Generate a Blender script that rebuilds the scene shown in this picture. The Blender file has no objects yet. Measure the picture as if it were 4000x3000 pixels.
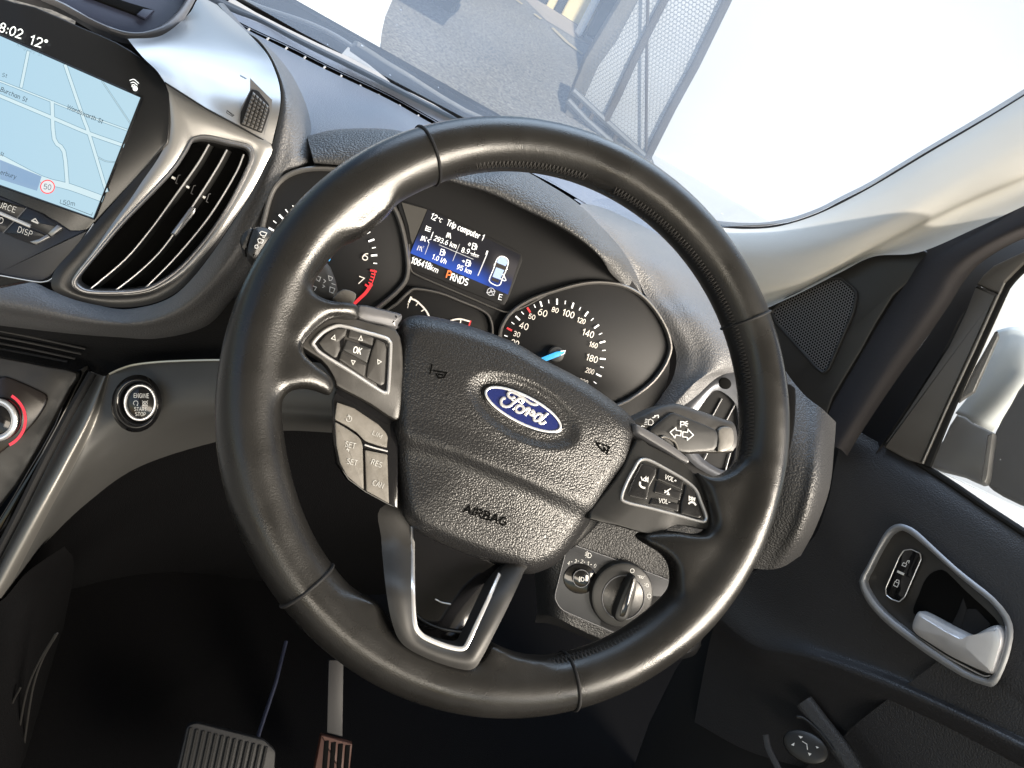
import bpy, bmesh, math, random
import numpy as np
from mathutils import Vector, Matrix
random.seed(7)
sc = bpy.context.scene
COL = sc.collection
# ------------------------------------------------------------------ camera geometry
CX, CY, F = 1106.0, 829.5, 1534.0          # measured on a 2212 x 1659 view of the photograph
CAM = np.array([-0.1289, -0.379, 0.2063])
RW = np.array([[0.88022, -0.00157, 0.47456], [0.40672, -0.51278, -0.75607], [0.24453, 0.85852, -0.45072]])
u_, s_, vt_ = np.linalg.svd(RW); RW = u_ @ vt_
TILT = math.radians(40)
WU = np.array([1., 0, 0]); WN = np.array([0, -math.cos(TILT), math.sin(TILT)]); WV = np.array([0, math.sin(TILT), math.cos(TILT)])

def ray(p):
    d = RW.T @ np.array([(p[0]-CX)/F, (p[1]-CY)/F, 1.0])
    return d/np.linalg.norm(d)
def nrm(v):
    v = np.asarray(v, float); return v/np.linalg.norm(v)

class Plane:                                # a real plane in the car; seen points are found on it
    def __init__(s, o, n): s.o = np.asarray(o, float); s.n = nrm(n)
    def __call__(s, p, off=0.0):
        d = ray(p); o = s.o + off*s.n
        return CAM + d*((o-CAM) @ s.n)/(d @ s.n), s.n
def yhit(p, Y):
    d = ray(p); return CAM + d*(Y-CAM[1])/d[1]
def dep(p, D):                              # point at distance D from the lens
    return CAM + ray(p)*D
def hl(r):
    t = min(1, max(0, (r-.085)/.068)); return -.014+.0255*t*t*(3-2*t)
def hw(r): return -0.0035 - 0.017*min(1, max(0, (0.15-r)/0.09))
class WheelFace:                            # dished face of the steering wheel
    n = WN
    def __call__(s, p, off=0.0):
        d = ray(p); h = -0.01
        for _ in range(5):
            q = CAM + d*((WN*(h+off)-CAM) @ WN)/(d @ WN)
            h = hw(math.hypot(q @ WU, q @ WV))
        return q, WN
WS = WheelFace()
class LeatherFace:                          # leather of the spokes, rising into the rim
    n = WN
    def __call__(s, p, off=0.0):
        d = ray(p); h = 0
        for _ in range(6):
            q = CAM + d*((WN*(h+off)-CAM) @ WN)/(d @ WN)
            h = hl(math.hypot(q @ WU, q @ WV))
        return q, WN
LF = LeatherFace()
def Wh(h): return Plane(WN*h, WN)

def cv(x0, y0, k):
    def f(*a):
        if len(a) == 2 and not hasattr(a[0], '__len__'): return (.553*x0+k*a[0], .553*y0+k*a[1])
        return [(.553*x0+k*q[0], .553*y0+k*q[1]) for q in a]
    return f
A = cv(0,0,.3); B = cv(800,0,.3); Cc = cv(1800,0,.3); D = cv(2800,600,.3); E = cv(900,600,.3); Fc = cv(1800,900,.3)
G = cv(0,1100,.3); H = cv(1100,1100,.3); I = cv(2000,1700,.3); J = cv(2800,1800,.4); K = cv(0,2000,.4); L = cv(1200,2000,.4)
M = cv(1850,1450,.1); N = cv(1550,780,.15); O = cv(0,700,.15); Q = cv(3400,900,.4); R = cv(2400,1400,.2); T = cv(0,1200,.2)
U = cv(800,0,.175); V = cv(1500,0,.25)
def S(*a): return list(a)

# ------------------------------------------------------------------ curve helpers
def cr(pts, n, closed=False):
    P = np.array(pts, float); m = len(P); out = []
    segs = m if closed else m-1
    for i in range(segs):
        if closed: a, b, c, d = P[(i-1) % m], P[i], P[(i+1) % m], P[(i+2) % m]
        else:
            b, c = P[i], P[i+1]
            a = P[i-1] if i > 0 else 2*b-c
            d = P[i+2] if i+2 < m else 2*c-b
        for k in range(n):
            t = k/n
            out.append(.5*((2*b)+(c-a)*t+(2*a-5*b+4*c-d)*t*t+(3*b-a-3*c+d)*t**3))
    if not closed: out.append(P[-1])
    return [tuple(q) for q in out]
def rnd(pts, r, k=4):
    P = [np.array(p, float) for p in pts]; m = len(P); out = []
    rr = r if hasattr(r, '__len__') else [r]*m
    for i in range(m):
        b = P[i]; a = P[i-1]; c = P[(i+1) % m]
        la, lc = np.linalg.norm(a-b), np.linalg.norm(c-b)
        q = min(rr[i], .48*la, .48*lc)
        s, e = b+(a-b)/la*q, b+(c-b)/lc*q
        for j in range(k+1):
            t = j/k; out.append(tuple((1-t)**2*s+2*t*(1-t)*b+t*t*e))
    return out
def circ(c, r, n=40, ry=None, rot=0, a0=0, a1=360):
    ry = ry or r; out = []
    full = abs(a1-a0) >= 360
    for i in range(n if full else n+1):
        t = math.radians(a0+(a1-a0)*i/n); x, y = r*math.cos(t), ry*math.sin(t)
        cr_, sr = math.cos(math.radians(rot)), math.sin(math.radians(rot))
        out.append((c[0]+x*cr_-y*sr, c[1]+x*sr+y*cr_))
    return out

# ------------------------------------------------------------------ objects
def thing(name, label, cat, loc=(0,0,0), group=None, kind=None):
    o = bpy.data.objects.new(name, None); COL.objects.link(o); o.location = loc; o.empty_display_size = .02
    o['label'] = label; o['category'] = cat
    if group: o['group'] = group
    if kind: o['kind'] = kind
    return o
def abs_loc(o):
    l = Vector((0,0,0))
    while o is not None:
        l += o.location; o = o.parent
    return l
def obj(name, verts, faces, mat, parent=None, smooth=True, sharp=35, label=None):
    me = bpy.data.meshes.new(name)
    base = abs_loc(parent) if parent is not None else Vector((0,0,0))
    me.from_pydata([tuple(Vector(v)-base) for v in verts], [], faces)
    return obj_me(name, me, mat, parent, smooth, sharp, label)
def obj_me(name, me, mat, parent=None, smooth=True, sharp=35, label=None):
    bm = bmesh.new(); bm.from_mesh(me)
    bmesh.ops.recalc_face_normals(bm, faces=bm.faces); bm.to_mesh(me); bm.free()
    if smooth:
        me.polygons.foreach_set('use_smooth', [True]*len(me.polygons))
        if sharp: me.set_sharp_from_angle(angle=math.radians(sharp))
    me.validate(); me.update()
    o = bpy.data.objects.new(name, me); COL.objects.link(o)
    for mm in (mat if isinstance(mat, (list, tuple)) else [mat]): me.materials.append(mm)
    o.parent = parent
    if label: o['label'] = label
    return o
def tag(o, label, cat, group=None, kind=None):
    o['label'] = label; o['category'] = cat
    if group: o['group'] = group
    if kind: o['kind'] = kind
    return o
class MB:
    def __init__(s): s.v = []; s.f = []
    def add(s, v, f):
        b = len(s.v); s.v += [tuple(x) for x in v]; s.f += [tuple(i+b for i in q) for q in f]
    def build(s, name, mat, parent=None, **k): return obj(name, s.v, s.f, mat, parent, **k)

def inset2(P, d):
    # inset a closed 3d outline lying near a plane; P (n,3), returns offset loop
    m = len(P); ctr = P.mean(0); nn = np.zeros(3)
    for i in range(m): nn += np.cross(P[i]-ctr, P[(i+1) % m]-ctr)
    nn = nrm(nn); out = []
    for i in range(m):
        a = P[i]-P[i-1]; b = P[(i+1) % m]-P[i]
        la, lb = np.linalg.norm(a), np.linalg.norm(b)
        if la < 1e-9 or lb < 1e-9: out.append(P[i].copy()); continue
        na, nb = np.cross(nn, a/la), np.cross(nn, b/lb)
        s = na+nb; L_ = np.linalg.norm(s)
        if L_ < 1e-6: out.append(P[i].copy()); continue
        s /= L_; out.append(P[i]+s*min(d/max(.35, s @ na), 2.2*d))
    return np.array(out)
def plate_geo(mb, pts, mp, th=.002, bev=.0004, off=0.0, dome=0.0, back=None):
    P = []; Nn = None
    for p in pts:
        q, n = mp(p, off); P.append(q); Nn = n
    P = np.array(P)
    keep = [i for i in range(len(P)) if np.linalg.norm(P[i]-P[i-1]) > 1e-6]; P = P[keep]
    m = len(P)
    rings = [P-Nn*th, P-Nn*bev, inset2(P, bev*.35)-Nn*bev*.3, inset2(P, bev)]
    if dome:
        c = P.mean(0)
        for s in (.9, .75, .55, .3):
            rings.append(c+(rings[3]-c)*s+Nn*dome*(1-s*s))
    v = [tuple(x) for r in rings for x in r]; f = []
    for k in range(len(rings)-1):
        for i in range(m):
            j = (i+1) % m
            f.append((k*m+i, k*m+j, (k+1)*m+j, (k+1)*m+i))
    f.append(tuple((len(rings)-1)*m+i for i in range(m)))
    if back: f.append(tuple(range(m))[::-1])
    mb.add(v, f)
def plate(name, pts, mp, mat, parent, th=.002, bev=.0004, off=0.0, dome=0.0, label=None, back=False):
    mb = MB(); plate_geo(mb, pts, mp, th, bev, off, dome, back)
    return mb.build(name, mat, parent, label=label)
def fix_ngons(o):
    bm = bmesh.new(); bm.from_mesh(o.data)
    bmesh.ops.triangulate(bm, faces=[f for f in bm.faces if len(f.verts) > 4]); bm.to_mesh(o.data); bm.free()
def sweep_geo(mb, pts, mp, w, h, closed=True, off=0.0, k=10):
    # band with an elliptical cross-section following an outline on a surface
    P = []; Ns = []
    for p in pts:
        q, n = mp(p, off); P.append(q); Ns.append(n)
    P = np.array(P); m = len(P); v = []; f = []
    for i in range(m):
        if closed: t = P[(i+1) % m]-P[i-1]
        else: t = P[min(i+1, m-1)]-P[max(i-1, 0)]
        t = nrm(t); s = nrm(np.cross(t, Ns[i]))
        for j in range(k):
            a = 2*math.pi*j/k
            v.append(P[i]+s*math.cos(a)*w/2+Ns[i]*math.sin(a)*h/2)
    for i in range(m if closed else m-1):
        i2 = (i+1) % m
        for j in range(k):
            f.append((i*k+j, i*k+(j+1) % k, i2*k+(j+1) % k, i2*k+j))
    if not closed:
        f.append(tuple(range(k))); f.append(tuple((m-1)*k+j for j in range(k)))
    mb.add(v, f)
def sweep(name, pts, mp, w, h, mat, parent, closed=True, off=0.0, label=None):
    mb = MB(); sweep_geo(mb, pts, mp, w, h, closed, off); return mb.build(name, mat, parent, label=label)
def tube_geo(mb, P, r, k=10, closed=False, cap=True):
    P = np.array(P, float); m = len(P); v = []; f = []
    rr = r if hasattr(r, '__len__') else [r]*m
    up = None
    for i in range(m):
        t = nrm(P[(i+1) % m]-P[i-1]) if closed else nrm(P[min(i+1, m-1)]-P[max(i-1, 0)])
        if up is None:
            up = np.array([0, 0, 1.]) if abs(t[2]) < .9 else np.array([1., 0, 0])
        s = nrm(np.cross(t, up)); up = np.cross(s, t)
        for j in range(k):
            a = 2*math.pi*j/k; v.append(P[i]+rr[i]*(s*math.cos(a)+up*math.sin(a)))
    for i in range(m if closed else m-1):
        i2 = (i+1) % m
        for j in range(k): f.append((i*k+j, i*k+(j+1) % k, i2*k+(j+1) % k, i2*k+j))
    if not closed and cap:
        f.append(tuple(range(k))); f.append(tuple((m-1)*k+j for j in range(k)))
    mb.add(v, f)
def patch(name, grid, mat, parent, n=8, thick=0.0, label=None, sharp=60):
    g = np.array(grid, float)                      # rows x cols x 3, smooth sheet through all points
    rows = [cr(r, n) for r in g]
    g2 = np.array([cr(c, n) for c in np.array(rows).transpose(1, 0, 2)]).transpose(1, 0, 2)
    a, b = g2.shape[:2]
    v = [tuple(x) for x in g2.reshape(-1, 3)]
    f = [(i*b+j, i*b+j+1, (i+1)*b+j+1, (i+1)*b+j) for i in range(a-1) for j in range(b-1)]
    o = obj(name, v, f, mat, parent, label=label, sharp=sharp)
    if thick:
        md = o.modifiers.new('thickness', 'SOLIDIFY'); md.thickness = thick; md.offset = 0
    return o
def face_cam(o):
    # turn an open sheet's normals to the cabin side
    me = o.data
    base = abs_loc(o)
    s = sum(((Vector(CAM)-base-p.center).normalized()).dot(p.normal)*p.area for p in me.polygons)
    if s < 0: me.flip_normals()
    return o
def band(name, outer, inner, mp, mat, parent, off=0.0, bulge=.0, rows=6, wall=0.0, n=4, label=None, smooth=True, inner_off=0.0):
    # surround between two outlines of equal count, with an inner wall running back
    o_ = cr(outer, n, True) if smooth else outer; i_ = cr(inner, n, True) if smooth else inner
    m = len(o_); v = []; f = []; Nn = None; R_ = rows+1
    Po = [mp(p, off) for p in o_]; Pi = [mp(p, off+inner_off) for p in i_]
    for k in range(rows+1):
        t = k/rows
        for i in range(m): v.append(Po[i][0]*(1-t)+Pi[i][0]*t+Po[i][1]*bulge*math.sin(math.pi*t))
    if wall:
        for w_ in (wall*.15, wall):
            for i in range(m): v.append(Pi[i][0]-Pi[i][1]*w_)
        R_ += 2
    for k in range(R_-1):
        for i in range(m):
            j = (i+1) % m; f.append((k*m+i, k*m+j, (k+1)*m+j, (k+1)*m+i))
    return obj(name, v, f, mat, parent, label=label, sharp=50)
def ribbons_geo(mb, lines, mp, w, off=0.0):
    # thin flat printed strokes lying on a surface; w in view units
    for ln in lines:
        P = [np.array(p, float) for p in ln]; closed = len(P) > 2 and np.linalg.norm(P[0]-P[-1]) < 1e-6
        if closed: P = P[:-1]
        m = len(P); Ls = []; Rs = []
        for i in range(m):
            a = P[i]-P[i-1] if (closed or i > 0) else P[1]-P[0]
            b = P[(i+1) % m]-P[i] if (closed or i < m-1) else P[-1]-P[-2]
            a = a/max(1e-9, np.linalg.norm(a)); b = b/max(1e-9, np.linalg.norm(b))
            t = a+b; L_ = np.linalg.norm(t); t = t/L_ if L_ > .05 else b
            nn = np.array([-t[1], t[0]]); na = np.array([-a[1], a[0]])
            s = (w/2)/max(.4, abs(nn @ na)); e = 0*t
            if not closed and i == 0: e = -b*w*.3
            if not closed and i == m-1: e = a*w*.3
            Ls.append(mp(P[i]+nn*s+e, off)[0]); Rs.append(mp(P[i]-nn*s+e, off)[0])
        v = Ls+Rs; f = []
        for i in range(m if closed else m-1):
            j = (i+1) % m; f.append((i, j, m+j, m+i))
        mb.add(v, f)
def ribbons(name, lines, mp, w, mat, parent, off=0.0, label=None):
    mb = MB(); ribbons_geo(mb, lines, mp, w, off); return mb.build(name, mat, parent, smooth=False, label=label)
# ---- plain sans lettering drawn as strokes: glyph -> (width, strokes) on a cap height of 1
def _arc(cx, cy, rx, ry, a0, a1, n=9):
    return [(cx+rx*math.cos(math.radians(a0+(a1-a0)*i/n)), cy+ry*math.sin(math.radians(a0+(a1-a0)*i/n))) for i in range(n+1)]
def _gl():
    g = {}
    def d(c, w, *s): g[c] = (w, [list(q) for q in s])
    ring = lambda cx, cy, rx, ry: _arc(cx, cy, rx, ry, 90, 450, 18)
    d('0', .56, ring(.28,.5,.24,.5)); d('1', .40, [(.06,.80),(.26,1),(.26,0)])
    d('2', .54, _arc(.27,.73,.23,.27,165,-40,10)+[(.04,0),(.52,0)])
    d('3', .54, _arc(.26,.74,.22,.26,150,-80,9)+[(.22,.5)], [(.22,.5)]+_arc(.26,.26,.24,.26,85,-150,10))
    d('4', .58, [(.42,0),(.42,1),(.03,.28),(.56,.28)])
    d('5', .54, [(.48,1),(.12,1),(.08,.52)]+_arc(.27,.31,.24,.31,130,-150,11))
    d('6', .55, _arc(.46,.30,.41,.70,95,165,6)+_arc(.28,.31,.23,.31,180,540,16)); d('7', .52, [(.03,1),(.49,1),(.18,0)])
    d('8', .55, ring(.275,.75,.20,.25), ring(.275,.25,.24,.25)); d('9', .55, _arc(.09,.70,.41,.70,-85,-15,6)+_arc(.27,.69,.23,.31,0,360,16))
    d('.', .2, [(.1,.0),(.1,.09)]); d('-', .4, [(.03,.42),(.37,.42)]); d('+', .5, [(.03,.42),(.47,.42)], [(.25,.2),(.25,.64)]); d('/', .36, [(.0,-.05),(.34,1)])
    d(':', .2, [(.1,.05),(.1,.14)], [(.1,.55),(.1,.64)]); d('°', .3, ring(.14,.86,.1,.12)); d(' ', .26)
    d('A', .62, [(.0,0),(.31,1),(.62,0)], [(.11,.34),(.51,.34)]); d('B', .56, [(.06,.52),(.32,.52)]+_arc(.32,.26,.2,.26,90,-90,8)+[(.06,0),(.06,1),(.3,1)]+_arc(.3,.76,.18,.24,90,-90,8))
    d('C', .6, _arc(.33,.5,.29,.5,50,310,14)); d('D', .6, [(.06,0),(.06,1),(.26,1)]+_arc(.26,.5,.3,.5,90,-90,10)+[(.06,0)])
    d('E', .5, [(.48,1),(.06,1),(.06,0),(.49,0)], [(.06,.53),(.44,.53)]); d('G', .64, _arc(.33,.5,.29,.5,50,330,14)+[(.60,.46),(.36,.46)])
    d('I', .16, [(.08,0),(.08,1)]); d('K', .56, [(.06,0),(.06,1)], [(.52,1),(.08,.42)], [(.22,.58),(.55,0)]); d('L', .46, [(.06,1),(.06,0),(.45,0)])
    d('M', .74, [(.06,0),(.06,1),(.37,.2),(.68,1),(.68,0)]); d('N', .62, [(.06,0),(.06,1),(.56,0),(.56,1)]); d('O', .68, ring(.34,.5,.30,.5))
    d('P', .54, [(.06,0),(.06,1),(.28,1)]+_arc(.28,.72,.22,.28,90,-90,8)+[(.06,.44)]); d('R', .58, [(.06,0),(.06,1),(.3,1)]+_arc(.3,.74,.2,.26,90,-90,8)+[(.06,.48)], [(.3,.48),(.55,0)])
    d('S', .54, _arc(.27,.75,.21,.25,35,250,9)+_arc(.27,.25,.23,.25,90,-145,9)); d('T', .54, [(0,1),(.54,1)], [(.27,1),(.27,0)]); d('U', .6, [(.06,1),(.06,.3)]+_arc(.3,.3,.24,.3,180,360,9)+[(.54,1)])
    d('V', .6, [(0,1),(.3,0),(.6,1)]); d('W', .88, [(0,1),(.22,0),(.44,.95),(.66,0),(.88,1)])
    o_ = lambda cx: ring(cx,.35,.21,.35)
    d('a', .5, o_(.24), [(.45,.7),(.45,0)]); d('b', .5, o_(.26), [(.05,1),(.05,0)]); d('c', .44, _arc(.25,.35,.21,.35,55,305,11)); d('d', .5, o_(.24), [(.45,1),(.45,0)])
    d('e', .5, [(.05,.38),(.45,.38)]+_arc(.25,.35,.2,.35,5,310,12)); d('g', .5, o_(.24), [(.45,.7),(.45,-.1)]+_arc(.25,-.08,.2,.2,0,-150,6)); d('h', .48, [(.05,1),(.05,0)], [(.05,.42)]+_arc(.24,.46,.19,.24,180,0,8)+[(.43,0)])
    d('i', .14, [(.07,.7),(.07,0)], [(.07,.88),(.07,.98)]); d('k', .46, [(.05,1),(.05,0)], [(.42,.7),(.07,.28)], [(.18,.42),(.44,0)]); d('l', .14, [(.07,1),(.07,0)])
    d('m', .76, [(.05,.7),(.05,0)], [(.05,.44)]+_arc(.215,.48,.165,.22,180,0,7)+[(.38,0)], [(.38,.44)]+_arc(.545,.48,.165,.22,180,0,7)+[(.71,0)])
    d('n', .48, [(.05,.7),(.05,0)], [(.05,.42)]+_arc(.24,.46,.19,.24,180,0,8)+[(.43,0)]); d('o', .5, o_(.25)); d('p', .5, o_(.26), [(.05,.7),(.05,-.28)]); d('r', .32, [(.05,.7),(.05,0)], [(.05,.4)]+_arc(.26,.4,.21,.29,180,90,5)+[(.31,.69)])
    d('s', .42, _arc(.21,.53,.16,.17,30,250,8)+_arc(.21,.18,.18,.18,90,-150,8)); d('t', .3, [(.13,.95),(.13,.12)]+_arc(.23,.12,.1,.12,180,280,4), [(0,.7),(.28,.7)]); d('u', .48, [(.05,.7),(.05,.24)]+_arc(.24,.24,.19,.24,180,360,8), [(.43,.7),(.43,0)])
    d('w', .66, [(0,.7),(.17,0),(.33,.66),(.49,0),(.66,.7)]); d('y', .46, [(0,.7),(.23,.02)], [(.46,.7),(.18,-.2),(.04,-.27)])
    return g
GL = _gl()
def text_geo(mb, s, p0, p1, mp, cap, off=.0003, up=None, bold=0.0, k=.125):
    # lettering from p0 to p1 (baseline), cap height in view units
    xs = []; x = 0
    for c in s: xs.append(x); x += GL[c][0]+.13
    Wd = x-.13
    p0 = np.array(p0, float); p1 = np.array(p1, float); d = (p1-p0)/np.linalg.norm(p1-p0)
    up = np.array([d[1], -d[0]]) if up is None else np.array(up, float)/np.linalg.norm(up)
    w = cap*(k-.015)*(1+.6*bold); ln = []
    for c, x0 in zip(s, xs):
        for st in GL[c][1]: ln.append([tuple(p0+(p1-p0)*(x0+q[0])/Wd+up*cap*q[1]) for q in st])
    for i, l in enumerate(ln): ribbons_geo(mb, [l], mp, w, off+.000004*(i % 5))
def text(name, s, p0, p1, mp, cap, mat, parent, off=.0003, up=None, bold=0.0, label=None):
    mb = MB(); text_geo(mb, s, p0, p1, mp, cap, off, up, bold)
    return mb.build(name, mat, parent, smooth=False, label=label)
def fill(name, polys, mp, mat, parent, off=.0003, label=None):
    mb = MB()
    for pl in polys: mb.add([mp(p, off)[0] for p in pl], [tuple(range(len(pl)))])
    return mb.build(name, mat, parent, smooth=False, label=label)
def box_geo(mb, c, ax, ay, az):
    c, ax, ay, az = [np.asarray(x, float) for x in (c, ax, ay, az)]
    v = [c+sx*ax+sy*ay+sz*az for sx in (-1, 1) for sy in (-1, 1) for sz in (-1, 1)]
    mb.add(v, [(0,1,3,2), (4,6,7,5), (0,4,5,1), (2,3,7,6), (0,2,6,4), (1,5,7,3)])

# ------------------------------------------------------------------ materials
def mat(name, col, rough=.5, metal=0.0, spec=.5, coat=0.0, emit=0.0, ecol=None, grain=None, mott=None, sheen=0):
    m = bpy.data.materials.new(name); m.use_nodes = True; nt = m.node_tree; b = nt.nodes['Principled BSDF']
    b.inputs['Base Color'].default_value = (*col, 1); b.inputs['Roughness'].default_value = rough
    b.inputs['Metallic'].default_value = metal; b.inputs['Specular IOR Level'].default_value = spec
    b.inputs['Coat Weight'].default_value = coat; b.inputs['Coat Roughness'].default_value = .05
    if sheen: b.inputs['Sheen Weight'].default_value = sheen
    if emit:
        b.inputs['Emission Color'].default_value = (*(ecol or col), 1); b.inputs['Emission Strength'].default_value = emit
    tc = nt.nodes.new('ShaderNodeTexCoord')
    if mott:                                       # uneven wear: roughness and tone vary slowly
        sc_, amt = mott
        nz = nt.nodes.new('ShaderNodeTexNoise'); nz.inputs['Scale'].default_value = sc_; nz.inputs['Detail'].default_value = 5
        nt.links.new(tc.outputs['Object'], nz.inputs['Vector'])
        mr = nt.nodes.new('ShaderNodeMapRange'); mr.inputs[1].default_value = .3; mr.inputs[2].default_value = .7
        mr.inputs[3].default_value = max(.05, rough-amt); mr.inputs[4].default_value = min(1, rough+amt)
        nt.links.new(nz.outputs['Fac'], mr.inputs[0]); nt.links.new(mr.outputs[0], b.inputs['Roughness'])
        mx = nt.nodes.new('ShaderNodeMix'); mx.data_type = 'RGBA'
        mx.inputs['A'].default_value = (*[c*.82 for c in col], 1); mx.inputs['B'].default_value = (*[min(1, c*1.18) for c in col], 1)
        nt.links.new(nz.outputs['Fac'], mx.inputs['Factor']); nt.links.new(mx.outputs['Result'], b.inputs['Base Color'])
    if grain:                                      # pebbled leather or moulded plastic grain
        kind, scale, strength, dist = grain
        bp = nt.nodes.new('ShaderNodeBump'); bp.inputs['Strength'].default_value = strength; bp.inputs['Distance'].default_value = dist
        if kind == 'leather':
            vo = nt.nodes.new('ShaderNodeTexVoronoi'); vo.feature = 'SMOOTH_F1'; vo.inputs['Scale'].default_value = scale
            vo.inputs['Smoothness'].default_value = .35
            n2 = nt.nodes.new('ShaderNodeTexNoise'); n2.inputs['Scale'].default_value = scale*.45; n2.inputs['Detail'].default_value = 3
            ad = nt.nodes.new('ShaderNodeVectorMath'); ad.operation = 'MULTIPLY_ADD'
            ad.inputs[1].default_value = (.55/scale,)*3
            nt.links.new(tc.outputs['Object'], n2.inputs['Vector']); nt.links.new(n2.outputs['Color'], ad.inputs[0])
            nt.links.new(tc.outputs['Object'], ad.inputs[2]); nt.links.new(ad.outputs[0], vo.inputs['Vector'])
            iv = nt.nodes.new('ShaderNodeMath'); iv.operation = 'MULTIPLY_ADD'; iv.inputs[1].default_value = -1; iv.inputs[2].default_value = 1
            nt.links.new(vo.outputs['Distance'], iv.inputs[0])
            mx2 = nt.nodes.new('ShaderNodeMath'); mx2.operation = 'MULTIPLY_ADD'; mx2.inputs[1].default_value = .35
            nt.links.new(n2.outputs['Fac'], mx2.inputs[0]); nt.links.new(iv.outputs[0], mx2.inputs[2])
            nt.links.new(mx2.outputs[0], bp.inputs['Height'])
        elif kind == 'noise':
            n2 = nt.nodes.new('ShaderNodeTexNoise'); n2.inputs['Scale'].default_value = scale; n2.inputs['Detail'].default_value = 4
            nt.links.new(tc.outputs['Object'], n2.inputs['Vector']); nt.links.new(n2.outputs['Fac'], bp.inputs['Height'])
        elif kind == 'weave':
            w1 = nt.nodes.new('ShaderNodeTexWave'); w1.inputs['Scale'].default_value = scale; w1.bands_direction = 'DIAGONAL'
            w2 = nt.nodes.new('ShaderNodeTexWave'); w2.inputs['Scale'].default_value = scale; w2.bands_direction = 'Z'
            mx2 = nt.nodes.new('ShaderNodeMath'); mx2.operation = 'ADD'
            for w_ in (w1, w2): nt.links.new(tc.outputs['Object'], w_.inputs['Vector'])
            nt.links.new(w1.outputs['Fac'], mx2.inputs[0]); nt.links.new(w2.outputs['Fac'], mx2.inputs[1])
            nt.links.new(mx2.outputs[0], bp.inputs['Height'])
        nt.links.new(bp.outputs['Normal'], b.inputs['Normal'])
    return m
X = {}
X['leather'] = mat('wheel leather', (.012,.0115,.011), .29, spec=.55, grain=('leather', 1150, .28, .0002), mott=(30, .08))
X['airbag'] = mat('airbag vinyl', (.017,.017,.018), .33, spec=.55, grain=('leather', 900, .55, .0006))
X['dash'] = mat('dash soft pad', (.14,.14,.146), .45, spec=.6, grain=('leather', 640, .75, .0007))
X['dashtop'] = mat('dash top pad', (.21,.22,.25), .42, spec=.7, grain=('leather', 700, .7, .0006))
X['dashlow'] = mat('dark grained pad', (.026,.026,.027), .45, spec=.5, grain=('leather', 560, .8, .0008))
X['doorvinyl'] = mat('door vinyl', (.030,.030,.033), .38, spec=.55, grain=('leather', 620, .6, .0006))
X['plastic'] = mat('satin black plastic', (.02,.02,.02), .42, mott=(40, .06), grain=('noise', 1800, .15, .0002))
X['plasticw'] = mat('worn grey plastic', (.036,.034,.032), .42, mott=(60, .12), grain=('noise', 1200, .2, .0002))
X['matt'] = mat('matt black plastic', (.012,.012,.013), .7, spec=.3)
X['gloss'] = mat('piano black', (.008,.008,.009), .08, spec=.5)
X['rubber'] = mat('black rubber', (.014,.014,.014), .75, spec=.25)
X['void'] = mat('dark cavity', (.004,.004,.004), .9, spec=.1)
X['silver'] = mat('satin silver paint', (.40,.395,.39), .36, metal=.8)
X['kneegrey'] = mat('warm grey metallic paint', (.066,.066,.065), .48, metal=.25, grain=('noise', 2500, .12, .0001))
X['chrome'] = mat('satin chrome', (.86,.86,.87), .28, metal=.75)
X['handle'] = mat('silver door handle', (.74,.74,.76), .38, metal=.55, mott=(40, .06))
X['white'] = mat('white print', (.75,.75,.74), .6)
X['whitem'] = mat('worn white print', (.55,.55,.54), .6)
X['whited'] = mat('dim white print', (.42,.42,.41), .6)
X['scr_white'] = mat('lit white print', (.9,.9,.9), .6, emit=.75, ecol=(1,1,1))
X['scr_dim'] = mat('lit dim print', (.5,.5,.5), .6, emit=.35, ecol=(.8,.85,1))
X['gauge_warm'] = mat('lit warm print', (.8,.75,.68), .6, emit=.4, ecol=(1,.9,.78))
X['red'] = mat('red print', (.7,.03,.03), .5, emit=.55, ecol=(.95,.06,.08))
X['orange'] = mat('orange screen print', (.9,.2,.05), .5, emit=.9, ecol=(1,.22,.05))
X['needle'] = mat('blue needle', (.05,.35,.75), .4, emit=.9, ecol=(.06,.45,.85))
X['dial'] = mat('gauge face', (.012,.012,.013), .55, spec=.3)
X['pillar'] = mat('pillar knitted cloth', (.58,.565,.52), .95, spec=.05, grain=('noise', 1500, .5, .0005))
X['seal'] = mat('door seal cloth', (.045,.042,.044), .85, spec=.2, grain=('weave', 330, .5, .0006))
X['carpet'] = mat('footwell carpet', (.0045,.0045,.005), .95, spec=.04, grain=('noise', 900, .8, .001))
# ================================================================== STEERING WHEEL
wheel = thing('steering_wheel', 'black leather steering wheel with badge and buttons on its spokes', 'steering wheel', (0,0,0))
RC, RT = .1711, .0174
def wpt(th, rad, h): return WU*rad*math.cos(th)+WV*rad*math.sin(th)+WN*h
mb = MB()
NT, NP = 220, 20
v = []; f = []
for i in range(NT):
    th = 2*math.pi*i/NT
    for j in range(NP):
        a = 2*math.pi*j/NP
        gr = .0014*math.exp(-((math.degrees(th)-148)/17)**2)+.0012*math.exp(-((math.degrees(th)-215)/16)**2)+.0010*math.exp(-((math.degrees(th)-330)/14)**2)
        v.append(wpt(th, RC-gr*.6+(RT+gr)*math.cos(a), (RT+gr)*1.06*math.sin(a)))
for i in range(NT):
    for j in range(NP): f.append((i*NP+j, i*NP+(j+1) % NP, ((i+1) % NT)*NP+(j+1) % NP, ((i+1) % NT)*NP+j))
mb.add(v, f)
left_leather = [(858,428),(828,462),(798,487),(777,499),(728,515),(690,540),(664,580),(668,618),(692,638),(735,648),(778,652),(778,691),(723,681),(690,701),(653,740),(656,762),(690,790),(714,806),(724,822),(722,858),(698,846),(668,836),(638,836),(612,850),(597,880),(560,900),(520,860),(520,760),(560,640),(640,520),(760,420),(820,400)]
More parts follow.
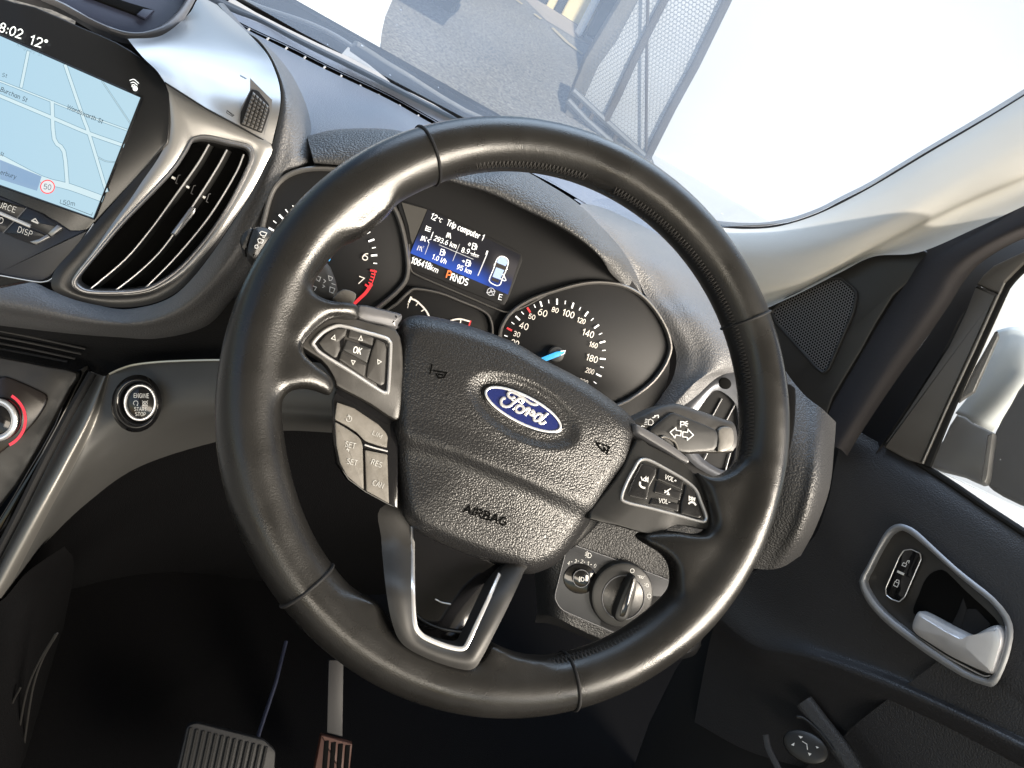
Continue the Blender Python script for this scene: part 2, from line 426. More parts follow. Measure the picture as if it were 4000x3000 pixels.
right_leather = [(1472,992),(1508,1016),(1544,1032),(1584,1026),(1640,990),(1665,1080),(1625,1180),(1560,1275),(1490,1335),(1472,1268),(1468,1225),(1440,1195),(1400,1175),(1390,1155),(1424,1150),(1462,1149),(1536,1158),(1554,1134),(1546,1098),(1518,1030)]
bottom_leather = L((120,400),(240,430),(345,480),(400,500),(430,560),(450,640),(490,700),(570,752),(700,812),(850,856),(920,838),(955,780),(985,714),(1040,735),(1110,772),(1220,802),(1330,815),(1330,930),(900,980),(500,880),(200,680))
def leather_solid(pl, th=.020):
    # spoke body with a dished top made of many rings, so it flows into the rim
    P = np.array(cr(pl, 4, True)); m = len(P); c = P.mean(0); v = []; f = []
    for p in P: v.append(LF(p, -th)[0])
    from mathutils.geometry import tessellate_polygon
    g = []
    x0, y0 = P.min(0); x1, y1 = P.max(0)
    tri = tessellate_polygon([[Vector((x, y, 0)) for x, y in P]])
    bm = bmesh.new()
    vs = [bm.verts.new((x, y, 0)) for x, y in P]
    for t in tri:
        try: bm.faces.new([vs[i] for i in t])
        except ValueError: pass
    bmesh.ops.subdivide_edges(bm, edges=[e for e in bm.edges if e.calc_length() > 30], cuts=3, use_grid_fill=True)
    bmesh.ops.triangulate(bm, faces=bm.faces)
    bm.verts.index_update(); bm.normal_update()
    top = [LF((w.co.x, w.co.y), 0)[0] for w in bm.verts]; n = len(top)
    bot = [q-WN*th for q in top]
    F_ = [tuple(w.index for w in q.verts) for q in bm.faces]
    B_ = [(e.verts[0].index, e.verts[1].index) for e in bm.edges if len(e.link_faces) == 1]
    mb.add(top+bot, F_+[tuple(i+n for i in q[::-1]) for q in F_]+[(a, b, b+n, a+n) for a, b in B_])
    bm.free()
for pl in (left_leather, right_leather, bottom_leather): leather_solid(pl)
leather_solid([(858,432),(828,464),(798,489),(777,501),(730,518),(692,545),(666,584),(640,604),(600,640),(575,600),(640,520),(760,420),(820,395)], .024)
tmp = mb.build('rim_source', X['leather'])
md = tmp.modifiers.new('r', 'REMESH'); md.mode = 'VOXEL'; md.voxel_size = .0017
md = tmp.modifiers.new('s', 'SMOOTH'); md.factor = .5; md.iterations = 66
dg = bpy.context.evaluated_depsgraph_get(); dg.update()
me = bpy.data.meshes.new_from_object(tmp.evaluated_get(dg)); bpy.data.objects.remove(tmp)
me.name = 'rim'
rim = obj_me('rim', me, [], wheel, True, None); rim.data.materials.clear(); rim.data.materials.append(X['leather'])
# seams round the rim and hand stitching along the inner edge
X['thread'] = mat('black thread', (.035,.033,.032), .6)
def wang(p):
    q, _ = Wh(0)(p); return math.atan2(q @ WV, q @ WU)
def grip(th):
    d = math.degrees(th) % 360
    return .0014*math.exp(-((d-148)/17)**2)+.0012*math.exp(-((d-215)/16)**2)+.0010*math.exp(-((d-330)/14)**2)
for p in ((918,325), (1618,688), (650,1275), (1229,1482)):
    th = wang(p); mb = MB(); gr = grip(th)
    tube_geo(mb, [wpt(th, RC-gr*.6+(RT+gr-.0003)*math.cos(a), ((RT+gr)*1.06-.0003)*math.sin(a)) for a in np.linspace(0, 2*math.pi, 40, endpoint=False)], .0010, 8, True)
    mb.build('seam', X['matt'], rim)
for a0, a1 in ((-74, -9), (8, 92), (100, 128)):
    mb = MB()
    n = int((a1-a0)*1.05)
    for i in range(n):
        for k in (0, 1):
            th = math.radians(a0+(a1-a0)*(i+.5*k)/n); th2 = th+math.radians(.45)
            pa, pb = (math.radians(150), math.radians(168))
            if k: pa, pb = pb, pa
            tube_geo(mb, [wpt(th, RC+(RT-.0002)*math.cos(pa), (RT*1.06-.0003)*math.sin(pa)), wpt((th+th2)/2, RC+(RT+.0005)*math.cos((pa+pb)/2), (RT*1.06+.0003)*math.sin((pa+pb)/2)), wpt(th2, RC+(RT-.0002)*math.cos(pb), (RT*1.06-.0003)*math.sin(pb))], .00035, 5)
    mb.build('stitching', X['thread'], rim)
# ---- airbag cover
ab_out = cr([(876,688),(908,681),(974,692),(1058,719),(1118,743),(1175,777),(1250,816),(1325,867),(1365,903),(1377,935),(1367,991),(1340,1030),(1298,1092),(1250,1163),(1222,1198),(1196,1221),(1166,1235),(1140,1240),(1112,1233),(1048,1214),(984,1190),(912,1158),(882,1132),(868,1106),(858,1040),(850,965),(849,880),(852,800),(858,740),(863,705)], 5, True)
AC = np.array([1085., 950.])
_ang = np.array([math.atan2(p[1]-AC[1], p[0]-AC[0]) for p in ab_out]); _rad = np.array([math.hypot(p[0]-AC[0], p[1]-AC[1]) for p in ab_out])
_o = np.argsort(_ang); _ang = _ang[_o]; _rad = _rad[_o]
_ang = np.concatenate([_ang-2*math.pi, _ang, _ang+2*math.pi]); _rad = np.tile(_rad, 3)
def sst(a, b, x):
    t = min(1, max(0, (x-a)/(b-a))); return t*t*(3-2*t)
def ab_h(p):
    x, y = p[0]-AC[0], p[1]-AC[1]
    s = math.hypot(x, y)/np.interp(math.atan2(y, x), _ang, _rad)
    h = -.012
    e = max(0, (s-.86)/.14); h -= .016*(1-math.sqrt(max(0, 1-min(1, e)**2)))
    h += .009*(1-min(1, s)**2)
    yc = np.interp(p[0], [850, 893, 983, 1118, 1272, 1400], [925, 948, 975, 1028, 1096, 1160])
    sd = p[1]-yc
    h -= .0044*sst(-8, 38, sd)*(1-.75*sst(40, 190, sd))
    h += .0012*sst(-60, -2, sd)*(1-sst(-2, 20, sd))
    dx, dy = p[0]-1128, p[1]-883; c_, s2 = math.cos(math.radians(27)), math.sin(math.radians(27))
    a_, b_ = dx*c_+dy*s2, -dx*s2+dy*c_
    e = math.hypot((a_-6)/140, (b_-2)/66)
    h -= .0035*(1-sst(.72, 1.0, e))
    return h
class AirFace:
    n = WN
    def __call__(s, p, off=0.0):
        h = ab_h(p)+off; d = ray(p)
        return CAM+d*((WN*h-CAM) @ WN)/(d @ WN), WN
AB = AirFace()
ss = [1.0]+list(np.linspace(.995, .86, 12))+list(np.linspace(.84, .04, 46))
m = len(ab_out); v = []; f = []
for p in ab_out: v.append(Wh(-.06)(tuple(AC+(np.array(p)-AC)*1.0))[0])
for s in ss:
    for p in ab_out:
        v.append(AB(tuple(AC+(np.array(p)-AC)*s))[0])
for k in range(len(ss)):
    for i in range(m):
        j = (i+1) % m; f.append((k*m+i, k*m+j, (k+1)*m+j, (k+1)*m+i))
f.append(tuple(len(ss)*m+i for i in range(m)))
cover = obj('airbag_cover', v, f, X['airbag'], wheel, sharp=None)
X['emboss'] = mat('moulded mark', (.002,.002,.002), .9, spec=.05)
text('lettering', 'AIRBAG', (1001,1106), (1092,1137), AB, 17, X['emboss'], cover, .0006, bold=1.2)
mb = MB()
ribbons_geo(mb, [H((1082,596),(1068,666)), H((1094,642),(1190,656),(1166,692),(1130,694),(1112,664)), H((1128,668),(1160,672))], AB, 3.0, .0006)
mb.build('horn_symbol', X['emboss'], cover)
mb = MB()
ribbons_geo(mb, [Fc((975,1526),(1076,1560)), Fc((1072,1556),(1052,1612)), Fc((982,1536),(1000,1566),(1026,1588),(1042,1584),(1034,1562))], AB, 3.4, .0006)
mb.build('horn_symbol', X['emboss'], cover)
# ---- badge
hb = ab_h((1128,883)); BP = Wh(hb+.0012)
X['badgeblue'] = mat('deep blue enamel', (.012,.02,.11), .12, spec=.6, coat=.6)
badge = plate('badge', circ((1129,884), 98, 56, 35.5, 27), BP, X['gloss'], wheel, .006, .001)
plate('enamel', circ((1130,884), 92, 56, 30, 27), BP, X['badgeblue'], badge, .001, .0003, .0006, .0008)
sweep('rim_band', circ((1130,884.5), 89.5, 64, 28.6, 27), BP, .00165, .0014, X['chrome'], badge, True, .0010)
fs = [M((885,548),(850,578),(800,580),(757,545),(745,495),(780,457),(850,455),(950,503),(1060,572),(1150,642),(1230,697),(1310,722),(1385,712)),
      M((692,592),(642,582),(602,622),(592,682),(632,742),(710,768),(790,745),(860,682),(930,622),(1000,587),(1066,590)),
      M((1066,768),(1012,737),(952,747),(912,802),(922,860),(972,893),(1032,886),(1076,838),(1078,785),(1050,748)),
      M((1034,886),(1092,848),(1150,803),(1206,802),(1180,856),(1108,958)),
      M((1186,876),(1232,940),(1282,925),(1304,884),(1278,852),(1244,868)),
      M((1470,932),(1402,920),(1332,968),(1302,1030),(1332,1068),(1400,1058),(1450,1002),(1476,930)),
      M((1602,908),(1502,1000),(1424,1078),(1432,1120),(1490,1128),(1556,1086)), M((1236,938),(1300,962),(1362,938))]
mb = MB()
for q in fs: sweep_geo(mb, cr(q, 4), BP, .0019, .0012, False, .0017, 8)
for q in (M((820,622),(880,640),(950,646),(1010,682),(1050,692),(1082,656),(1050,632),(1030,658)), M((846,826),(890,792),(932,752),(990,722),(1040,712))):
    sweep_geo(mb, cr(q, 4), BP, .0010, .001, False, .0016, 8)
mb.build('script_lettering', X['chrome'], badge)
# ---- left spoke: switch pod
def pod(face_px, ring_px, wring, name_face='switch_panel'):
    pn = plate(name_face, face_px, WS, X['plasticw'], wheel, .014, .0012, .0035)
    sweep('trim_ring', ring_px, WS, wring, .003, X['chrome'], pn, True, .0040)
    return pn
lp = pod(cr(H((140,440),(165,395),(240,325),(320,275),(400,250),(480,256),(545,270),(690,310),(825,347),(870,480),(880,760),(850,985),(790,978),(740,948),(640,880),(520,815),(400,752),(390,722),(352,645),(285,562),(160,482)), 2, True),
         cr(H((227,440),(300,362),(392,318),(470,326),(560,352),(738,402),(776,432),(784,480),(768,770),(752,798),(725,795),(640,742),(500,650),(290,522),(240,470)), 4, True), .0024)
plate('pod_well', cr(H((240,440),(300,370),(392,328),(470,336),(560,360),(735,412),(770,470),(758,768),(725,782),(500,640),(300,520)), 3, True), WS, X['gloss'], lp, .002, .0002, .0037)
def btn(pts, mt='plasticw', r=3, off=.0052, name='button', dome=.0004, parent=None, th=.003):
    return plate(name, rnd(pts, r), WS, X[mt], parent or wheel, th, .0006, off, dome)
b = btn(H((268,440),(330,375),(395,338),(472,340),(462,388),(418,425),(425,482),(398,545),(378,548),(300,490)))
ribbons('legend', [H((358,410),(382,386),(386,420),(358,410))], WS, 1.5, X['whitem'], b, .0060)
b = btn(H((492,345),(664,402),(655,462),(478,402)))
ribbons('legend', [H((555,420),(572,392),(582,424),(555,420))], WS, 1.5, X['whitem'], b, .0060)
b = btn(H((470,416),(646,482),(616,588),(440,492)), 'plastic', 2)
text('legend', 'OK', H(512,508), H(568,524), WS, 13, X['white'], b, .0060, bold=.5)
b = btn(H((432,503),(612,598),(598,690),(414,560)))
ribbons('legend', [H((502,566),(530,572),(514,598),(502,566))], WS, 1.5, X['whitem'], b, .0060)
b = btn(H((682,412),(742,440),(756,480),(742,735),(716,750),(610,690),(622,602),(652,492)))
ribbons('legend', [H((692,562),(718,578),(694,594),(692,562))], WS, 1.5, X['whitem'], b, .0060)
# silver-grey cap along the top of the spoke between rim and airbag
X['caps'] = mat('satin graphite cap', (.16,.16,.17), .34, metal=.3)
plate('spoke_cap', cr(H((556,158),(700,182),(800,206),(868,228),(870,262),(845,300),(828,338),(690,306),(552,266)), 2, True), WS, X['caps'], wheel, .02, .004, .0022)
# cruise switches under the pod
plate('switch_base', H((372,850),(400,760),(560,840),(760,955),(840,985),(840,1640),(770,1612),(600,1520),(480,1430),(400,1310),(380,1150)), WS, X['gloss'], wheel, .02, .001, -.004)
X['worn'] = mat('shiny worn grey keys', (.15,.14,.125), .38, mott=(140, .18), grain=('noise', 900, .3, .0003))
b = btn(H((398,868),(520,910),(700,1030),(750,1085),(766,1120),(758,1198),(690,1180),(600,1148),(540,1085),(470,1040),(382,992)), 'worn', 3, .0005)
mb = MB(); ribbons_geo(mb, [[tuple(np.array(H(485,988))+6*np.array([math.cos(t), math.sin(t)])) for t in np.linspace(-2.6+.5, 2.6+.6, 14)], H((484,958),(490,990))], WS, 1.3, .0014)
text_geo(mb, 'LIM', H(650,1098), H(716,1132), WS, 9, .0014)
mb.build('legend', X['whited'], b)
b = btn(H((384,1008),(470,1058),(540,1105),(572,1140),(584,1180),(592,1500),(540,1462),(470,1400),(420,1305),(394,1180)), 'worn', 4, .0005)
mb = MB(); text_geo(mb, 'SET', H(455,1185), H(528,1202), WS, 11, .0014); text_geo(mb, 'SET', H(468,1308), H(540,1325), WS, 11, .0014)
ribbons_geo(mb, [H((474,1196),(482,1224)), H((466,1208),(492,1212))], WS, 1.2, .0014)
mb.build('legend', X['whited'], b)
b = btn(H((600,1212),(762,1244),(774,1600),(700,1558),(610,1508)), 'worn', 3, .0005)
mb = MB(); text_geo(mb, 'RES', H(642,1312), H(716,1340), WS, 11, .0014); text_geo(mb, 'CAN', H(652,1462), H(728,1490), WS, 11, .0014)
mb.build('legend', X['whited'], b)
sweep('switch_trim', H((598,1176),(660,1196),(762,1222)), WS, .0012, .0015, X['chrome'], wheel, False, .0004)
# ---- right spoke pod
rp = pod(cr(I((900,30),(990,70),(1110,130),(1225,190),(1290,250),(1345,320),(1400,440),(1435,570),(1450,650),(1412,684),(1300,664),(1180,650),(1110,690),(1050,716),(930,700),(760,650),(560,602),(600,500),(700,380),(800,240)), 2, True),
         cr(I((790,438),(830,330),(880,240),(910,190),(950,172),(1010,190),(1130,255),(1240,320),(1320,390),(1360,480),(1395,570),(1394,608),(1362,622),(1200,578),(1000,525),(815,480)), 4, True), .0022)
rp.data.materials[0] = X['plastic']
plate('pod_well', cr(I((805,440),(900,215),(950,186),(1010,205),(1240,335),(1315,405),(1380,575),(1378,602),(1350,608),(1200,565),(830,470)), 3, True), WS, X['gloss'], rp, .002, .0002, .0037)
X['keys'] = mat('black keys', (.014,.014,.015), .3, mott=(80, .08))
b = btn(I((838,420),(885,310),(930,212),(955,202),(1042,238),(1034,290),(990,370),(972,462),(950,464),(850,440)), 'keys')
mb = MB()
ribbons_geo(mb, [I((930,300),(938,325)), I((940,322),(965,300),(962,330),(940,322)), I((962,322),(980,305),(978,335),(962,322))], WS, 2, .0060)
ribbons_geo(mb, [cr(I((922,338),(922,358),(936,374),(956,380)), 3)], WS, 4, .0060)
mb.build('legend', X['white'], b)
b = btn(I((1060,235),(1236,330),(1226,398),(1046,318)), 'keys')
text('legend', 'VOL+', I(1098,312), I(1180,342), WS, 9, X['white'], b, .0060, bold=.4)
b = btn(I((1042,326),(1224,408),(1210,472),(1022,412)), 'keys')
mb = MB(); ribbons_geo(mb, [I((1100,400),(1112,406),(1100,414)), I((1142,386),(1118,400),(1128,416),(1118,424),(1134,428))], WS, 2.4, .0060); mb.build('legend', X['white'], b)
b = btn(I((1008,452),(1204,494),(1198,552),(988,498)), 'keys')
text('legend', 'VOL-', I(1056,484), I(1138,496), WS, 9, X['white'], b, .0060, bold=.4)
b = btn(I((1252,350),(1310,405),(1340,490),(1368,588),(1344,600),(1216,566),(1222,480),(1240,428)), 'keys')
mb = MB()
ribbons_geo(mb, [I((1276,440),(1276,468),(1296,456),(1276,440)), I((1296,446),(1296,470),(1314,458),(1296,446)), I((1318,450),(1312,474))], WS, 2, .0060)
ribbons_geo(mb, [cr(I((1274,492),(1288,482),(1310,486),(1322,502)), 3)], WS, 4, .0060)
mb.build('legend', X['white'], b)
plate('spoke_cap', cr(Fc((1262,1390),(1330,1425),(1460,1500),(1600,1600),(1650,1650),(1630,1680),(1500,1600),(1300,1480),(1262,1450)), 2, True), WS, X['caps'], wheel, .02, .002, .005)
# ---- bottom double spoke
X['vspoke'] = mat('satin spoke trim', (.030,.0295,.029), .46, metal=.1, mott=(50, .06), grain=('noise', 1500, .12, .0002))
vo = L((600,-60),(395,-20),(400,140),(412,300),(434,480),(462,610),(500,695),(565,750),(700,812),(845,852),(905,842),(945,785),(1010,660),(1090,500),(1165,335),(1190,240),(1000,40))
vi = L((640,40),(572,60),(570,180),(570,320),(572,470),(577,590),(592,645),(625,682),(700,716),(800,740),(848,738),(872,700),(915,610),(975,480),(1040,335),(1070,250),(950,120))
class SpokeFace:
    n = WN
    def __call__(s, p, off=0.0): return LF(p, off-.022*(1-sst(1150, 1290, p[1])))
VS = SpokeFace()
vsp = band('lower_spoke', vo, vi, VS, X['vspoke'], wheel, .0045, .003, 6, .02, 4)
sweep('trim_line', cr(L((568,60),(568,320),(571,500),(582,610),(612,660),(660,690),(740,722),(800,738),(842,738),(866,712),(905,630),(975,480),(1040,335)), 5), VS, .0030, .0022, X['chrome'], vsp, False, .0045)
plate('spoke_insert', L((575,40),(575,560),(600,640),(660,680),(800,722),(845,715),(880,650),(960,490),(1050,300),(1000,40)), WS, X['gloss'], vsp, .012, .001, -.010)
sweep('insert_rib', cr(L((590,560),(640,598),(720,630),(840,650),(868,640)), 4), WS, .0018, .002, X['plastic'], vsp, False, -.009)
sweep('insert_glint', cr(L((690,470),(725,488),(775,498)), 4), WS, .0010, .0012, X['chrome'], vsp, False, -.009)
# hub shell behind the cover, carrying the spokes
plate('hub_shell', cr([(880,720),(1000,710),(1180,790),(1340,890),(1400,960),(1360,1050),(1250,1180),(1140,1215),(980,1180),(880,1120),(850,960)], 3, True), Wh(-.045), X['plastic'], wheel, .03, .004)
# ================================================================== COLUMN, STALKS
col = thing('steering_column', 'black shroud of the column between the dashboard and the wheel hub', 'steering column', tuple(WN*-.12))
mb = MB(); v = []; f = []
for h, a, b in ((-.055,.045,.04), (-.075,.052,.048), (-.13,.058,.055), (-.20,.06,.06)):
    for i in range(28):
        t = 2*math.pi*i/28; v.append(WU*a*math.copysign(abs(math.cos(t))**.7, math.cos(t))+WV*(b*math.copysign(abs(math.sin(t))**.7, math.sin(t))-.012)+WN*h)
for k in range(3):
    for i in range(28): f.append((k*28+i, k*28+(i+1) % 28, (k+1)*28+(i+1) % 28, (k+1)*28+i))
f.append(tuple(range(28)))
mb.add(v, f); mb.build('shroud', X['plastic'], col)
SP1 = Wh(-.085)
wst = thing('wiper_stalk', 'dark wiper stalk behind the upper left of the steering wheel rim', 'control stalk', tuple(SP1(E(500,800))[0]))
plate('lever', cr(E((240,560),(330,560),(480,640),(600,745),(700,780),(740,850),(775,970),(745,1045),(640,1040),(540,960),(400,840),(260,720)), 2, True), SP1, X['plasticw'], wst, .016, .004, 0, .001)
plate('twist_ring', cr(E((160,528),(200,514),(262,522),(312,570),(300,640),(240,700),(178,768),(130,735),(110,690),(130,600)), 2, True), SP1, X['plastic'], wst, .02, .004, .004, .002)
plate('end_cap', cr(E((66,625),(84,570),(140,526),(170,535),(150,600),(120,680),(100,702),(78,668)), 2, True), SP1, X['plastic'], wst, .016, .003, .002, .001)
mb = MB(); SPt = Wh(-.0785)
ribbons_geo(mb, [E((212,568),(226,560),(262,572),(250,594),(218,586),(212,568)), E((196,618),(210,610),(240,624),(230,646),(202,640),(196,618)), E((232,600),(246,604))], SPt, 1.6)
ribbons_geo(mb, [[(E(188,670)[0]+3.6*math.cos(t), E(188,670)[1]+3.6*math.sin(t)) for t in np.linspace(0, 2*math.pi, 13)]], SPt, 1.5)
mb.build('legend', X['white'], wst)
mb = MB(); SPt = Wh(-.0835)
ribbons_geo(mb, [E((616,880),(650,890),(640,920),(622,910),(616,880)), E((706,880),(736,892),(730,910),(712,914),(706,880)), E((718,960),(752,972),(740,1005),(714,995),(718,960)), E((730,935),(758,945)), E((584,950),(620,962),(606,985)), E((672,905),(686,918),(672,930)), E((666,945),(678,956),(664,964))], SPt, 1.5)
mb.build('legend', X['whited'], wst)
plate('shift_paddle', cr(E((738,1040),(790,985),(832,975),(880,990),(906,1012),(898,1052),(870,1085),(800,1085)), 2, True), Wh(-.035), X['worn'], wheel, .004, .0012)
SP2 = Wh(-.078)
ist = thing('indicator_stalk', 'worn indicator stalk with arrow symbols behind the right of the wheel', 'control stalk', tuple(SP2(R(900,800))[0]))
plate('lever', cr(R((150,690),(360,582),(480,524),(600,492),(700,486),(800,512),(1000,580),(1200,650),(1310,690),(1345,790),(1350,930),(1310,1000),(1250,1022),(1000,1026),(740,1022),(500,900),(300,790)), 2, True), SP2, X['plasticw'], ist, .02, .004, 0, .001)
plate('lever_face', cr(R((380,790),(470,700),(610,592),(690,602),(860,670),(1060,752),(1115,800),(1118,900),(1080,990),(900,1010),(720,1010),(540,880)), 2, True), SP2, X['plastic'], ist, .003, .001, .0028, .0008)
plate('lever_tip', cr(R((1125,770),(1200,735),(1275,755),(1296,830),(1290,930),(1230,1000),(1120,1005),(1130,900)), 2, True), SP2, X['worn'], ist, .003, .0012, .0030, .0006)
sweep('ring_edge', cr(R((505,858),(540,846),(640,892),(672,940),(690,1010)), 4), SP2, .0016, .0015, X['worn'], ist, False, .0042)
mb = MB(); W_ = SP2
ribbons_geo(mb, [R((602,798),(664,748),(668,776),(722,784),(716,836),(662,826),(654,858),(602,798)), R((740,792),(792,798),(796,768),(854,828),(790,882),(788,854),(736,846),(740,792))], W_, 2.0, .0048)
ribbons_geo(mb, [R((716,742),(716,682),(750,684),(758,704),(746,716),(720,714)), R((764,692),(788,680)), R((768,706),(794,706)), R((764,720),(786,732))], W_, 2.0, .0048)
ribbons_geo(mb, [R((372,662),(394,656),(418,676),(420,700),(400,720),(366,716),(372,662)), R((334,656),(360,660)), R((330,674),(358,678)), R((328,692),(356,696)), R((324,710),(352,714))], W_, 1.4, .0024)
ribbons_geo(mb, [R((412,640),(440,632),(436,620),(474,614),(476,640)), R((290,742),(300,728),(326,736))], W_, 2.2, .0024)
mb.build('legend', X['white'], ist)

# ================================================================== INSTRUMENT CLUSTER
CT = math.radians(28)
CP = Plane((-.05,.17,-.05), (0, -math.cos(CT), math.sin(CT)))
clu = thing('instrument_cluster', 'dark instrument cluster with two dials and a lit trip display', 'instrument cluster', tuple(CP((1000,650))[0]))
bp = plate('backplate', cr([(560,520),(580,420),(618,374),(700,352),(800,325),(960,345),(1110,372),(1210,420),(1280,480),(1330,550),(1362,600),(1420,690),(1448,780),(1428,860),(1370,910),(1290,970),(1100,960),(900,900),(700,760),(580,640)], 3, True), CP, X['matt'], clu, .03, .001, -.004)
X['bezel'] = mat('dark satin bezel', (.30,.29,.28), .3, metal=.8)
def dial(name, outline, label=None):
    d = plate(name, outline, CP, X['dial'], clu, .002, .0004, -.0015, label=label)
    return d
to = cr(E((232,560),(250,450),(300,280),(380,180),(480,130),(600,108),(760,112),(900,130),(1050,220),(1172,378),(1232,520),(1268,700),(1276,860),(1230,960),(1085,1092),(900,1210),(600,1160),(350,900),(260,700)), 3, True)
tach = dial('tachometer', to)
sweep('bezel', to, CP, .0042, .006, X['bezel'], tach, True, .0005)
so = cr(Fc((282,770),(300,680),(365,588),(500,498),(700,428),(860,386),(1000,374),(1150,394),(1285,460),(1385,560),(1462,680),(1502,790),(1504,880),(1450,1000),(1335,1130),(1120,1262),(800,1320),(450,1150),(300,900)), 3, True)
spd = dial('speedometer', so)
sweep('bezel', so, CP, .0036, .006, X['bezel'], spd, True, .0005)
go = cr(E((1120,1160),(1200,1080),(1290,992),(1345,974),(1500,1002),(1650,1060),(1800,1122),(1866,1180),(1886,1290),(1850,1400),(1600,1400),(1300,1310)), 3, True)
gg = dial('fuel_gauge', go)
sweep('bezel', go, CP, .0026, .005, X['bezel'], gg, True, .0005)
def ticks(mb, c, pts, l, w):
    for p in pts:
        d = np.array(c)-np.array(p); d = d/np.linalg.norm(d)
        ribbons_geo(mb, [[tuple(np.array(p)-d*l/2), tuple(np.array(p)+d*l/2)]], CP, w, .0006)
mb = MB(); tc_ = E(660,752)
ticks(mb, tc_, E((365,455),(295,545),(1015,625),(1035,733)), 11, 4.0)
ticks(mb, tc_, E((455,385),(405,412),(320,492),(995,570),(1033,678),(1043,790),(560,320),(660,310),(760,330),(860,400)), 7, 2.0)
mb.build('scale', X['scr_white'], tach)
mb = MB(); text_geo(mb, '6', E(944,760), E(986,772), CP, 15, .0006, bold=.4); text_geo(mb, '7', E(910,930), E(950,945), CP, 15, .0006, bold=.4); text_geo(mb, '5', E(886,592), E(922,604), CP, 15, .0006, bold=.4)
mb.build('numbers', X['gauge_warm'], tach)
arc = cr(E((1036,838),(1040,870),(1026,920),(1004,960),(972,1005),(930,1045),(894,1080)), 5)
mb = MB(); ribbons_geo(mb, [arc], CP, 1.6, .0006)
ribbons_geo(mb, [arc[int(len(arc)*.45):]], CP, 7, .0008)
ticks(mb, tc_, E((1032,845),(1030,868),(1024,890),(1016,912),(1008,934),(990,960)), 8, 2.5)
ticks(mb, tc_, E((1030,845),(990,955)), 12, 4)
mb.build('red_zone', X['red'], tach)
plate('needle_hub', circ(E(660,740), 16, 28), CP, X['plastic'], tach, .004, .001, .004)
plate('needle', E((560,735),(620,725),(715,742),(722,760),(712,775),(640,758),(560,752)), CP, X['needle'], tach, .001, .0003, .006)
mb = MB(); s0 = Fc(690,893)
ticks(mb, s0, Fc((410,632),(578,530),(693,513),(806,541),(905,601),(978,692),(1020,804),(1022,925),(993,1042)), 10.5, 3.4)
ticks(mb, s0, Fc((325,760),(375,668),(445,595),(532,545),(633,512),(752,519),(858,564),(947,641),(1006,745),(1030,864),(1016,985),(967,1096)), 6.5, 1.8)
mb.build('scale', X['scr_white'], spd)
mb = MB(); ticks(mb, s0, Fc((350,712),(490,573)), 10, 4); mb.build('speed_limit_marks', X['red'], spd)
mb = MB()
def numc(s, c, w, cap, sl=17):
    d = np.array([math.cos(math.radians(sl)), math.sin(math.radians(sl))]); u = np.array([d[1], -d[0]]); c = np.array(Fc(*c))-u*cap/2
    text_geo(mb, s, c-d*w*.15, c+d*w*.15, CP, cap, .0006, bold=.25)
for s, c, w, cap in (('30',(403,747),48,10),('40',(455,688),64,13),('50',(512,622),48,10),('60',(590,593),66,13),('80',(680,573),48,10),('100',(775,600),86,13),('120',(868,650),60,10),('140',(917,742),84,13),('160',(955,825),60,10),('180',(945,922),84,13),('200',(930,1012),62,10),('220',(885,1090),62,10),('20',(390,812),56,13)):
    numc(s, c, w, cap)
mb.build('numbers', X['gauge_warm'], spd)
plate('needle_hub', circ(Fc(690,893), 17, 32), CP, mat('needle hub', (.06,.06,.06), .5), spd, .004, .001, .004)
nd = plate('needle', Fc((756,866),(748,886),(700,910),(630,936),(480,990),(470,975),(590,914),(690,874)), CP, X['needle'], spd, .001, .0003, .006)
ribbons('needle_edge', [Fc((720,870),(752,866),(746,886),(724,898))], CP, 1.6, X['scr_white'], nd, .0068)
mb = MB()
ribbons_geo(mb, [N((206,1404),(176,1474))], CP, 4, .0006); ribbons_geo(mb, [cr(N((214,1428),(262,1446),(310,1478)), 3), cr(N((318,1488),(380,1548),(430,1610),(470,1690)), 3)], CP, 3.6, .0006)
ribbons_geo(mb, [N((310,1480),(280,1522)), N((396,1582),(356,1606)), N((470,1690),(420,1700))], CP, 2, .0006)
text_geo(mb, '1', N(138,1556), N(166,1562), CP, 10, .0006); mb.build('temperature_scale', X['gauge_warm'], gg); mb = MB()
ribbons_geo(mb, [cr(E((1586,1204),(1620,1194),(1660,1192),(1722,1208)), 3)], CP, 3.4, .0006); ribbons_geo(mb, [E((1660,1192),(1656,1222))], CP, 2.5, .0006)
mb.build('fuel_scale', X['gauge_warm'], gg)
ribbons('reserve_mark', [E((1730,1206),(1718,1240))], CP, 3, X['red'], gg, .0006)
# ---- trip display
def vcol_mat(name, strength):
    m = bpy.data.materials.new(name); m.use_nodes = True; nt = m.node_tree; b = nt.nodes['Principled BSDF']
    a = nt.nodes.new('ShaderNodeVertexColor'); a.layer_name = 'glow'
    b.inputs['Base Color'].default_value = (.012,.012,.014,1); b.inputs['Roughness'].default_value = .35; b.inputs['Specular IOR Level'].default_value = .15
    nt.links.new(a.outputs['Color'], b.inputs['Emission Color']); b.inputs['Emission Strength'].default_value = strength
    return m
def screen(name, quad, mp, fn, parent, off, n=24, strength=1.0):
    q = [np.array(p, float) for p in quad]; v = []; f = []; c = []
    for i in range(n+1):
        for j in range(n+1):
            a, b = j/n, i/n
            p = (1-b)*((1-a)*q[0]+a*q[1])+b*((1-a)*q[3]+a*q[2]); v.append(mp(p, off)[0]); c.append(fn(a, b))
    for i in range(n):
        for j in range(n): f.append((i*(n+1)+j, i*(n+1)+j+1, (i+1)*(n+1)+j+1, (i+1)*(n+1)+j))
    o = obj(name, v, f, vcol_mat(name+' glow', strength), parent, smooth=False)
    at = o.data.color_attributes.new('glow', 'FLOAT_COLOR', 'POINT')
    for i, k in enumerate(c): at.data[i].color = (*k, 1)
    return o
